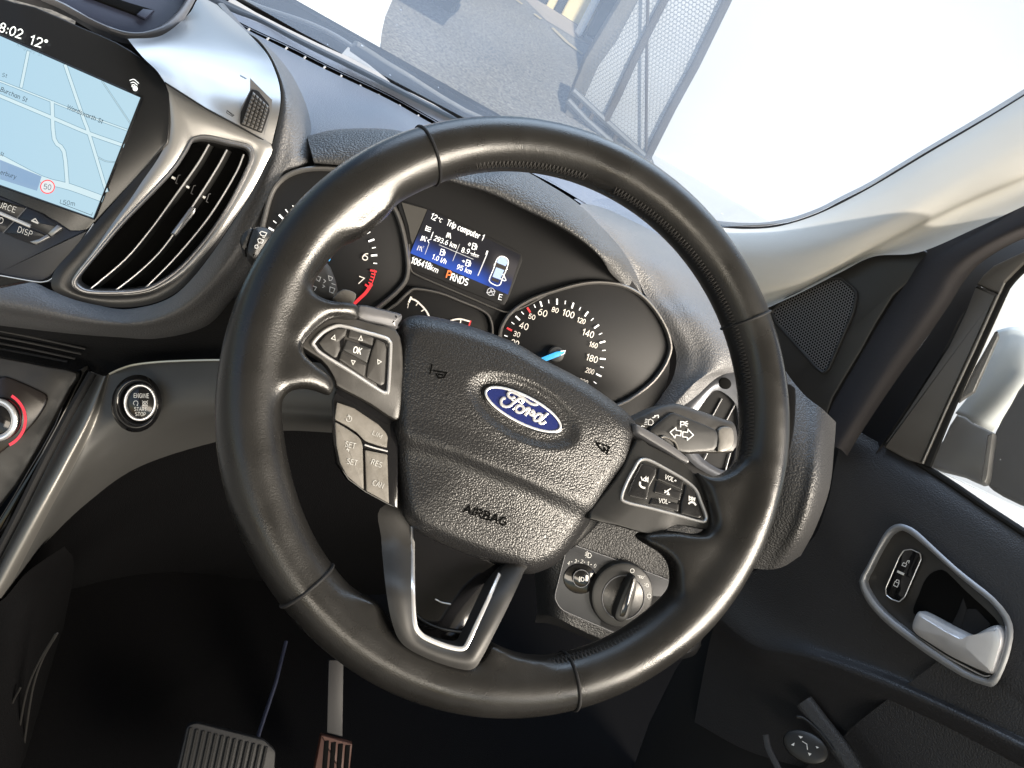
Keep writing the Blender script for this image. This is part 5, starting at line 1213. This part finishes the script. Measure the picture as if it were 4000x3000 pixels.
# ================================================================== GLASS
def glass_mat(name, dust):
    m = bpy.data.materials.new(name); m.use_nodes = True; nt = m.node_tree; nt.nodes.clear()
    out = nt.nodes.new('ShaderNodeOutputMaterial'); tr = nt.nodes.new('ShaderNodeBsdfTransparent'); gl = nt.nodes.new('ShaderNodeBsdfGlossy')
    gl.inputs['Roughness'].default_value = .02; tr.inputs['Color'].default_value = (.93,.96,.95,1)
    lw = nt.nodes.new('ShaderNodeFresnel'); lw.inputs['IOR'].default_value = 1.2
    m1 = nt.nodes.new('ShaderNodeMixShader'); nt.links.new(lw.outputs[0], m1.inputs[0]); nt.links.new(tr.outputs[0], m1.inputs[1]); nt.links.new(gl.outputs[0], m1.inputs[2])
    df = nt.nodes.new('ShaderNodeBsdfTranslucent'); df.inputs['Color'].default_value = (.85,.88,.92,1)
    tc = nt.nodes.new('ShaderNodeTexCoord')
    nz = nt.nodes.new('ShaderNodeTexNoise'); nz.inputs['Scale'].default_value = 5; nz.inputs['Detail'].default_value = 6
    nt.links.new(tc.outputs['Object'], nz.inputs['Vector'])
    mr = nt.nodes.new('ShaderNodeMapRange'); mr.inputs[1].default_value = .3; mr.inputs[2].default_value = .75; mr.inputs[3].default_value = dust*.7; mr.inputs[4].default_value = dust*1.25
    nt.links.new(nz.outputs['Fac'], mr.inputs[0])
    # specks of grit and dried drops
    vo = nt.nodes.new('ShaderNodeTexVoronoi'); vo.inputs['Scale'].default_value = 48
    nt.links.new(tc.outputs['Object'], vo.inputs['Vector'])
    wn = nt.nodes.new('ShaderNodeSeparateColor'); nt.links.new(vo.outputs['Color'], wn.inputs[0])
    th = nt.nodes.new('ShaderNodeMath'); th.operation = 'MULTIPLY_ADD'; th.inputs[1].default_value = .22; th.inputs[2].default_value = -.12
    nt.links.new(wn.outputs[0], th.inputs[0])
    lt = nt.nodes.new('ShaderNodeMath'); lt.operation = 'LESS_THAN'; nt.links.new(vo.outputs['Distance'], lt.inputs[0]); nt.links.new(th.outputs[0], lt.inputs[1])
    sp = nt.nodes.new('ShaderNodeMath'); sp.operation = 'MULTIPLY_ADD'; sp.inputs[1].default_value = .5; nt.links.new(lt.outputs[0], sp.inputs[0]); nt.links.new(mr.outputs[0], sp.inputs[2])
    cl_ = nt.nodes.new('ShaderNodeClamp'); nt.links.new(sp.outputs[0], cl_.inputs[0])
    m2 = nt.nodes.new('ShaderNodeMixShader'); nt.links.new(cl_.outputs[0], m2.inputs[0]); nt.links.new(m1.outputs[0], m2.inputs[1]); nt.links.new(df.outputs[0], m2.inputs[2])
    nt.links.new(m2.outputs[0], out.inputs['Surface'])
    return m
WR = math.radians(31)
WP = Plane(yhit((800,180), .665), (0, -math.sin(WR), -math.cos(WR)))
ws = thing('windscreen', 'dusty windscreen glass above the dashboard', 'windscreen', tuple(WP((1200,100))[0]))
q = [WP(p)[0] for p in [(330,-120),(500,-16),(650,70),(775,135),(994,250),(1200,340),(1400,450),(1560,490),(1700,482),(1776,455),(1878,402),(2004,326),(2140,248),(2320,138),(2320,-500),(250,-500)]]
obj('pane', q, [tuple(range(len(q)))], glass_mat('dusty glass', .20), ws, smooth=False)
WPo = Plane(WP((800,180), -.02)[0], WP.n)
wi = thing('windscreen_wiper', 'grey windscreen wiper resting low on the glass', 'wiper', tuple(WPo((760,100))[0]))
X['wiper'] = mat('dusty wiper', (.075,.078,.082), .55, mott=(60, .1))
sweep('arm', cr([(500,-14),(526,0),(566,17),(612,32),(660,48),(702,66),(735,84),(766,104)], 4), WPo, .0095, .006, X['wiper'], wi, False)
Wb = Plane(WP((900,200), -.016)[0], WP.n)
plate('blade', U((1790,590),(1870,566),(2060,684),(2212,784))+V((200,668),(500,860),(700,975),(860,1045),(820,1068),(640,1030),(420,900),(200,790),(60,715))+U((2150,905),(2020,800),(1780,632)), Wb, X['wiper'], wi, .006, .002)
sweep('blade_spine', U((1850,610),(2040,740),(2212,850))+V((220,745),(520,920),(760,1030)), Plane(WP((900,200), -.022)[0], WP.n), .006, .005, mat('wiper spine', (.05,.05,.052), .5), wi, False)
plate('blade_holder', rnd(U((1828,548),(1875,560),(1960,615),(1900,705),(1780,630)), 2), Plane(WP((900,200), -.03)[0], WP.n), X['wiper'], wi, .006, .002)
cw = thing('cowl_panel', 'pale grey scuttle panel at the foot of the windscreen', 'cowl', tuple(WP((850,190), -.05)[0]))
Cw = Plane(WP((800,172), -.03)[0], (0,-.5,.85))
plate('panel', [(500,-6),(526,10),(551,25),(617,59),(687,93),(738,116),(752,100),(775,116),(800,138),(829,163),(850,184),(900,205),(960,232),(1000,250),(1014,266),(994,262),(900,217),(829,178),(775,152),(687,108),(617,73),(551,38),(526,26),(490,4)], Cw, mat('weathered cowl', (.30,.29,.28), .6, mott=(60, .1)), cw, .01, .001)
q = [DP(p, .002)[0] for p in Q((850,178),(700,352),(300,1268),(1100,1700),(1300,1500),(1300,0))]
obj('window_pane', q, [tuple(range(len(q)))], glass_mat('side glass', .03), door, smooth=False)
# roof lining above and behind, stretched past the real roof to block sun
hd = thing('sun_block_headlining', 'pale roof lining above the driver, stretched sideways and back to block sun', 'roof lining', (-.1,-.3,.75))
g = [[(-.9,.16,.42),(-.1,.19,.46),(.55,.16,.42)], [(-.9,.02,.52),(-.1,.02,.58),(.62,.02,.52)], [(-.9,-.3,.66),(-.1,-.3,.70),(.85,-.3,.62)], [(-.9,-1.4,.70),(-.1,-1.4,.74),(.85,-1.4,.66)], [(-.9,-3.6,.64),(-.1,-3.6,.68),(.85,-3.6,.60)]]
patch('sun_block_lining', g, X['pillar'], hd, 4, .02)

# ================================================================== OUTSIDE
SLOPE = .085
GP = Plane((0,0,-.98), (0,-SLOPE,1))
def ground_mat():
    m = mat('asphalt', (.17,.17,.17), .85, spec=.3); nt = m.node_tree; b = nt.nodes['Principled BSDF']
    tc = nt.nodes['Texture Coordinate']
    n1 = nt.nodes.new('ShaderNodeTexNoise'); n1.inputs['Scale'].default_value = 45; n1.inputs['Detail'].default_value = 6
    n2 = nt.nodes.new('ShaderNodeTexNoise'); n2.inputs['Scale'].default_value = .9; n2.inputs['Detail'].default_value = 4
    for n in (n1, n2): nt.links.new(tc.outputs['Object'], n.inputs['Vector'])
    r1 = nt.nodes.new('ShaderNodeValToRGB'); r1.color_ramp.elements[0].position = .35; r1.color_ramp.elements[1].position = .7
    r1.color_ramp.elements[0].color = (.10,.10,.10,1); r1.color_ramp.elements[1].color = (.33,.315,.285,1); nt.links.new(n1.outputs['Fac'], r1.inputs[0])
    r2 = nt.nodes.new('ShaderNodeValToRGB'); r2.color_ramp.elements[0].color = (.7,.7,.72,1); r2.color_ramp.elements[1].color = (1.25,1.2,1.1,1); nt.links.new(n2.outputs['Fac'], r2.inputs[0])
    mx = nt.nodes.new('ShaderNodeMix'); mx.data_type = 'RGBA'; mx.blend_type = 'MULTIPLY'; mx.inputs['Factor'].default_value = 1
    nt.links.new(r1.outputs[0], mx.inputs['A']); nt.links.new(r2.outputs[0], mx.inputs['B']); nt.links.new(mx.outputs['Result'], b.inputs['Base Color'])
    bp = nt.nodes.new('ShaderNodeBump'); bp.inputs['Strength'].default_value = .6; bp.inputs['Distance'].default_value = .01
    nt.links.new(n1.outputs['Fac'], bp.inputs['Height']); nt.links.new(bp.outputs[0], b.inputs['Normal'])
    return m
def gz(x, y): return -.98+SLOPE*y
def sheet(name, x0, x1, y0, y1, m, dz=0):
    return obj(name, [(x0,y0,gz(x0,y0)+dz),(x1,y0,gz(x1,y0)+dz),(x1,y1,gz(x1,y1)+dz),(x0,y1,gz(x0,y1)+dz)], [(0,1,2,3)], m, smooth=False)
road = sheet('road', -300, 300, -60, 600, ground_mat()); road['kind'] = 'structure'
# fence gate
f0 = GP((1229,252))[0]; f1 = GP((1402,352))[0]
fx = nrm([f1[0]-f0[0], f1[1]-f0[1], 0]); FP = Plane(f0, np.cross(fx, [0,0,1.]))
if FP.n @ (CAM-f0) < 0: FP.n = -FP.n
fen = thing('mesh_fence', 'wire mesh fence gate with concrete end post and rusty rails', 'fence', tuple(f0))
X['concrete'] = mat('weathered concrete', (.13,.12,.105), .85, mott=(8, .1), grain=('noise', 60, .5, .01))
X['galv'] = mat('galvanised wire', (.13,.135,.14), .5, metal=.3)
X['rusty'] = mat('rust stained rail', (.075,.062,.05), .7, mott=(14, .1))
plate('end_post', Cc((1225,-120),(1345,-120),(1120,300),(990,480),(870,750),(850,850),(745,850),(790,690),(900,420)), FP, X['concrete'], fen, .16, .01, 0)
def rail(name, pts, r, m):
    mb = MB(); tube_geo(mb, [FP(p, .02)[0] for p in pts], r, 8); return mb.build(name, m, fen)
rail('rail', Cc((1530,-120),(1400,130),(1240,450),(1130,690),(1040,870)), .03, X['rusty'])
rail('rail', Cc((1990,-150),(1890,60),(1690,470),(1520,780),(1340,1140),(1300,1230)), .035, X['rusty'])
rail('brace', Cc((1350,-100),(1340,300),(1335,900),(1336,1100)), .012, X['rusty'])
rail('bottom_pipe', Cc((770,720),(900,860),(1035,980),(1200,1120)), .025, X['galv'])
rail('chain_rail', Cc((806,650),(900,740),(1040,870),(1190,1005),(1320,1120)), .028, X['galv'])
rail('strut', Cc((960,800),(930,860)), .02, X['rusty']); rail('strut', Cc((1120,970),(1100,1020)), .02, X['rusty']); rail('strut', Cc((880,730),(850,780)), .02, X['rusty'])
plate('grey_backing', Cc((1345,-140),(1985,-160),(1890,60),(1690,470),(1520,780),(1340,1130),(1040,870),(880,720),(960,500),(1120,300)), FP, mat('pale grey backing', (.50,.51,.53), .9, mott=(2, .05)), fen, .004, .001, -.06)  # sheet added to grey down the bright view through the mesh
mb = MB()
fv = np.cross(FP.n, fx)
if fv[2] < 0: fv = -fv
pg = Cc((1360,-140),(1980,-140),(1890,60),(1335,1120),(1040,870),(850,700),(900,480),(1130,200))
cell = .031
P_ = [FP(p)[0] for p in pg]
uu = [(p-f0) @ fx for p in P_]; vv = [(p-f0) @ fv for p in P_]
pol = list(zip(uu, vv))
nx = int((max(uu)-min(uu))/cell)+2; ny = int((max(vv)-min(vv))/(cell*.86))+2
def seg(a, b):
    m_ = ((a[0]+b[0])/2, (a[1]+b[1])/2)
    if not inpoly(m_, pol): return
    d = np.array([b[0]-a[0], b[1]-a[1]]); L_ = np.linalg.norm(d); n_ = np.array([-d[1], d[0]])/L_*.0016
    vs = [f0+fx*(q[0]+s*n_[0])+fv*(q[1]+s*n_[1])+FP.n*.01 for q, s in ((a,1),(b,1),(b,-1),(a,-1))]
    mb.add(vs, [(0,1,2,3)])
for j in range(ny):
    for i in range(nx):
        x = min(uu)+(i+.5*(j % 2))*cell; y = min(vv)+j*cell*.86
        t = (x, y+cell*.29); bt = (x, y-cell*.29)
        seg(bt, t)
        seg(t, (x+cell*.5, y+cell*.57)); seg(t, (x-cell*.5, y+cell*.57))
mb.build('wire_mesh', X['galv'], fen, smooth=False)
# white wall added for the windscreen glare behind and right of the fence
X['gwall'] = mat('grey render', (.48,.49,.50), .9, mott=(1.5, .03), grain=('noise', 30, .2, .01))
X['wwall'] = mat('white glare wall', (.60,.615,.635), .8, mott=(.5, .03), grain=('noise', 25, .15, .01))
def wall(name, p0, p1, back, h, m, label, cat):
    a = GP(p0)[0]+np.array([0,back,0]); b = GP(p1)[0]+np.array([0,back,0])
    d = nrm([b[0]-a[0], b[1]-a[1], 0]); n = np.array([d[1], -d[0], 0])
    return a, b, d, n
a0, _ = GP((1229,252)); 
def slab(name, A0, B0, th, h, m, label, cat):
    A0 = np.array([*A0[:2], 0.]); B0 = np.array([*B0[:2], 0.]); d = nrm(B0-A0); n = np.array([-d[1], d[0], 0])*th
    mb = MB(); v = [A0, B0, B0+n, A0+n]; v = [np.array([p[0], p[1], gz(p[0], p[1])-.1]) for p in v]+[np.array([p[0], p[1], gz(p[0], p[1])+h]) for p in v]
    mb.add(v, [(0,1,5,4),(1,2,6,5),(2,3,7,6),(3,0,4,7),(4,5,6,7)])
    o = mb.build(name, m, None, smooth=False); bv = o.modifiers.new('edge', 'BEVEL'); bv.width = .02; bv.segments = 2
    return tag(o, label, cat)
fd = np.array([fx[0], fx[1]]); fq = np.array([f0[0], f0[1]])
bw = fq+np.array([-fd[1], fd[0]])*(.35 if (np.array([-fd[1], fd[0]]) @ (fq-CAM[:2])) > 0 else -.35)
print('fence', f0, f1, fx)
slab('glare_wall', tuple(bw+fd*.15), tuple(bw+fd*14), .2, 6.0, X['wwall'], 'white wall standing in for the windscreen glare on the right', 'wall')
yd = sheet('pavement', float(f1[0])+.05, 30, 1.5, float(bw[1])+.3, mat('pale concrete yard', (.50,.51,.53), .85, mott=(1.2, .06), grain=('noise', 60, .3, .01)), .008); yd['kind'] = 'structure'
# kerb blocks, bin and parked cars across the road
def gxy(p): return GP(p)[0]
ka, kb = gxy(V(1395,48)), gxy(V(1790,300))
kd = nrm(kb-ka); kn_ = nrm(np.cross([0,0,1.], kd))
X['yel'] = mat('chipped yellow paint', (.85,.70,.38), .7, mott=(9, .1)); X['blk'] = mat('chipped black paint', (.03,.03,.035), .7, mott=(9, .1))
def kerb(p, q, m, lab):
    p, q = gxy(p), gxy(q); c = (p+q)/2; l = np.linalg.norm(q-p)/2*.97
    mb = MB(); box_geo(mb, c+np.array([0,0,.16])+kn_*.2, kd*l, kn_*.2, np.array([0,0,.26]))
    o = mb.build('kerb_block', m, None, smooth=False); bv = o.modifiers.new('edge', 'BEVEL'); bv.width = .04; bv.segments = 3
    return tag(o, lab, 'kerb block', 'painted kerb blocks across the road')
kerb(V(1300,-20), V(1395,44), X['blk'], 'black kerb block at the far left end of the row')
kerb(V(1398,46), V(1462,84), X['yel'], 'short yellow kerb block between two black ones')
kerb(V(1465,86), V(1522,118), X['blk'], 'black kerb block between the two yellow ones')
kerb(V(1525,120), V(1790,282), X['yel'], 'long yellow kerb block beside the wheelie bin')
bpt = gxy(V(1800,385))
wb = thing('wheelie_bin', 'black wheelie bin with pale lid against the fence post', 'bin', tuple(bpt))
mb = MB()
for z0, z1, s0_, s1_ in ((0.06,.62,.19,.25),):
    vs = []
    for z, s_ in ((z0, s0_), (z1, s1_)):
        for x, y in ((-1,-1),(1,-1),(1,1),(-1,1)): vs.append(bpt+np.array([x*s_*.8, y*s_*.8, z]))
    mb.add(vs, [(0,1,5,4),(1,2,6,5),(2,3,7,6),(3,0,4,7),(0,3,2,1),(4,5,6,7)])
o = mb.build('body', mat('bin plastic', (.025,.03,.03), .5), wb, smooth=False); o.modifiers.new('b', 'BEVEL').width = .02
mb = MB(); box_geo(mb, bpt+np.array([0,0,.65]), (.22,0,0), (0,.23,0), (0,0,.03)); o = mb.build('lid', mat('pale green lid', (.45,.62,.52), .5), wb, smooth=False); o.modifiers.new('b', 'BEVEL').width = .02
mb = MB(); box_geo(mb, bpt+np.array([-.24,-.05,.34]), (.03,0,0), (0,.2,0), (0,0,.34)); box_geo(mb, bpt+np.array([-.1,0,.72]), (.16,0,0), (0,.2,0), (0,0,.05)); o = mb.build('sack', mat('white sack', (.85,.85,.82), .7), wb, smooth=False); o.modifiers.new('b', 'BEVEL').width = .025
for i in range(2):
    mb = MB(); tube_geo(mb, [bpt+np.array([-.17+i*.3,.16,.08]), bpt+np.array([-.13+i*.3,.16,.08])], .08, 14); mb.build('wheel', X['rubber'], wb)
# footway with worn yellow line
X['path'] = mat('tan concrete path', (.36,.30,.24), .85, mott=(6, .1), grain=('noise', 50, .4, .01))
q = [gxy(p) for p in V((1180,-40),(1290,-10),(1400,48),(1790,300),(1900,420),(1700,360),(1400,180))]
pa_ = obj('path', [p+np.array([0,0,.006]) for p in q], [tuple(range(len(q)))], X['path'], smooth=False); pa_['kind'] = 'structure'
X['wyel'] = mat('worn yellow line', (.42,.34,.20), .8, mott=(30, .1))
for lab, pts in (('worn yellow road line nearest the top of the windscreen', V((1130,8),(1150,4),(1200,42),(1186,48))), ('worn yellow road line in the middle of the row', V((1284,128),(1302,124),(1362,168),(1345,176))), ('worn yellow road line near the bin, longest of the row', V((1440,250),(1462,246),(1600,380),(1720,470),(1705,480),(1560,370)))):
    ol = obj('road_line', [gxy(p)+np.array([0,0,.012]) for p in pts], [tuple(range(len(pts)))], X['wyel'], smooth=False); ol['kind'] = 'structure'
# cars
def car(name, label, base, heading, paint, glass=True):
    base = np.array(base, float); f_ = np.array([math.cos(heading), math.sin(heading), 0]); s_ = np.array([-f_[1], f_[0], 0]); z_ = np.array([0,0,1.])
    t = thing(name, label, 'car', tuple(base), None)
    prof = [(-2.1,.42),(-2.12,.75),(-2.0,.98),(-1.75,1.05),(-1.35,1.42),(-.6,1.5),(.2,1.46),(.85,1.02),(1.6,.92),(2.05,.75),(2.12,.45),(2.0,.25),(-2.0,.25)]
    pr = cr(prof, 4, True); m_ = len(pr); v = []; f = []
    ws_ = [(-.84,.94),(-.88,.99),(-.6,1.0),(0,1.0),(.6,1.0),(.88,.99),(.84,.94)]
    for w, k in ws_:
        for x, z in pr:
            tum = 1-.22*max(0, z-.95)/.5
            v.append(base+f_*x*k+s_*w*tum+z_*(.25+(z-.25)*k))
    for a in range(len(ws_)-1):
        for i in range(m_): f.append((a*m_+i, a*m_+(i+1) % m_, (a+1)*m_+(i+1) % m_, (a+1)*m_+i))
    f.append(tuple(range(m_))); f.append(tuple((len(ws_)-1)*m_+i for i in range(m_)))
    obj('body', v, f, paint, t, sharp=40)
    def pan(nm, pts, sd):
        q = []
        for x, z in pts: q.append(base+f_*x+s_*sd*(.86*(1-.22*max(0, z-.95)/.5)+.035)+z_*z)
        obj(nm, q, [tuple(range(len(q)))], mat('car glass', (.02,.025,.03), .08), t, smooth=False)
    for sd in (-1, 1):
        pan('side_window', [(-1.45,1.06),(-1.2,1.36),(-.35,1.42),(-.35,1.04)], sd); pan('side_window', [(-.28,1.04),(-.28,1.42),(.18,1.40),(.68,1.04)], sd)
        for x in (-1.28, 1.3):
            mb = MB(); c = base+f_*x+s_*sd*.80+z_*.31
            tube_geo(mb, [c-s_*sd*.12, c-s_*sd*.09, c+s_*sd*.07, c+s_*sd*.10], [.27,.31,.31,.28], 26)
            wh = mb.build('wheel', X['rubber'], t)
            mb = MB(); tube_geo(mb, [c+s_*sd*.09, c+s_*sd*.105], [.2,.17], 20); mb.build('rim', X['chrome'], wh)
        mb = MB(); box_geo(mb, base-f_*2.04+s_*sd*.66+z_*.82, f_*.07, s_*.16, z_*.09); o = mb.build('tail_lamp', mat('red lamp lens', (.35,.02,.02), .2), t, smooth=False); o.modifiers.new('b', 'BEVEL').width = .02
        mb = MB(); box_geo(mb, base+f_*2.0+s_*sd*.62+z_*.7, f_*.09, s_*.2, z_*.08); o = mb.build('headlight', mat('lamp lens', (.7,.72,.75), .1), t, smooth=False); o.modifiers.new('b', 'BEVEL').width = .02
    for x0, z0, x1, z1 in ((-1.80,1.06,-1.40,1.40), (.30,1.42,.84,1.06)):
        dx = -.03 if x0 < -1 else .03
        q = [base+f_*(x0+dx)+s_*.66+z_*(z0+.02), base+f_*(x0+dx)-s_*.66+z_*(z0+.02), base+f_*(x1+dx)-s_*.62+z_*(z1+.02), base+f_*(x1+dx)+s_*.62+z_*(z1+.02)]
        obj('windscreen', q, [(0,1,2,3)], mat('car glass', (.02,.025,.03), .08), t, smooth=False)
    return t
X['maroon'] = mat('maroon paint', (.12,.02,.03), .25, coat=.6)
X['redp'] = mat('red paint', (.30,.03,.035), .25, coat=.6)
w1 = gxy(V(490,140))
car('parked_car', 'dark maroon car parked across the road with one rear wheel in view', gxy(V(512,75))+np.array([-.8,1.28,0]), math.radians(90), X['maroon'])
car('parked_car', 'red car parked beyond the kerb blocks behind the fence post', gxy(V(1805,30))+np.array([1.28,.8,0]), math.radians(0), X['redp'])
wcp = gxy((742,215)); print('white car near corner', wcp)
car('parked_car', 'white car parked close ahead beyond the wiper', wcp+np.array([-1.36,1.86,.0]), math.radians(105), X['bodywhite'])

# ================================================================== LIGHT, CAMERA
w = bpy.data.worlds.new('World'); sc.world = w; w.use_nodes = True
nt = w.node_tree; bg = nt.nodes['Background']; sky = nt.nodes.new('ShaderNodeTexSky'); sky.sky_type = 'NISHITA'; sky.sun_disc = False
SE, SA = math.radians(45), math.radians(181)      # sun elevation, azimuth clockwise from the car's nose
sky.sun_elevation = SE; sky.sun_rotation = SA; sky.air_density = 1.2; sky.dust_density = .6
nt.links.new(sky.outputs[0], bg.inputs[0]); bg.inputs[1].default_value = .13
sd = np.array([math.sin(SA)*math.cos(SE), math.cos(SA)*math.cos(SE), math.sin(SE)])
lo = bpy.data.lights.new('sun', 'SUN'); lo.energy = 5; lo.angle = math.radians(.6); lo.color = (1,.93,.82)
so_ = bpy.data.objects.new('sun', lo); COL.objects.link(so_); so_.rotation_euler = Vector(sd).to_track_quat('Z', 'Y').to_euler(); so_.location = (0,0,10)
def area(name, loc, target, sx, sy, power, col):
    l = bpy.data.lights.new(name, 'AREA'); l.shape = 'RECTANGLE'; l.size = sx; l.size_y = sy; l.energy = power; l.color = col
    if 'rear' not in name: l.spread = math.radians(100)
    o = bpy.data.objects.new(name, l); COL.objects.link(o); o.location = loc
    o.rotation_euler = (Vector(loc)-Vector(target)).to_track_quat('Z', 'Y').to_euler(); return o
area('added_door_lamp', (1.9,-1.15,.75), (.0,.1,-.05), 1.4, .8, 60, (1,.89,.74))  # soft lamp added for the warm light through the open door
area('rear_window_light', (.2,-2.4,.42), (0,.1,.05), 1.2, .4, 16, (1,.88,.72))  # added warm lamp behind the camera; no rear window is built
area('added_sky_lamp', (-.1,1.7,2.4), (-.05,.2,0), 4.5, 2.6, 72, (.66,.80,1))  # lamp added on top of the sky to brighten the dash in blue
cam = bpy.data.cameras.new('camera'); co = bpy.data.objects.new('camera', cam); COL.objects.link(co)
m3 = Matrix([list(RW[0]), list(-RW[1]), list(-RW[2])]).transposed()
co.matrix_world = Matrix.Translation(Vector(CAM)) @ m3.to_4x4()
cam.sensor_width = 36; cam.lens = 36*F/2212; cam.clip_start = .01; cam.clip_end = 2000
sc.camera = co
sc.view_settings.view_transform = 'Standard'; sc.view_settings.look = 'None'; sc.view_settings.exposure = 0
sc.cycles.use_denoising = True; sc.cycles.max_bounces = 8; sc.cycles.transparent_max_bounces = 12
sc.cycles.sample_clamp_indirect = 4
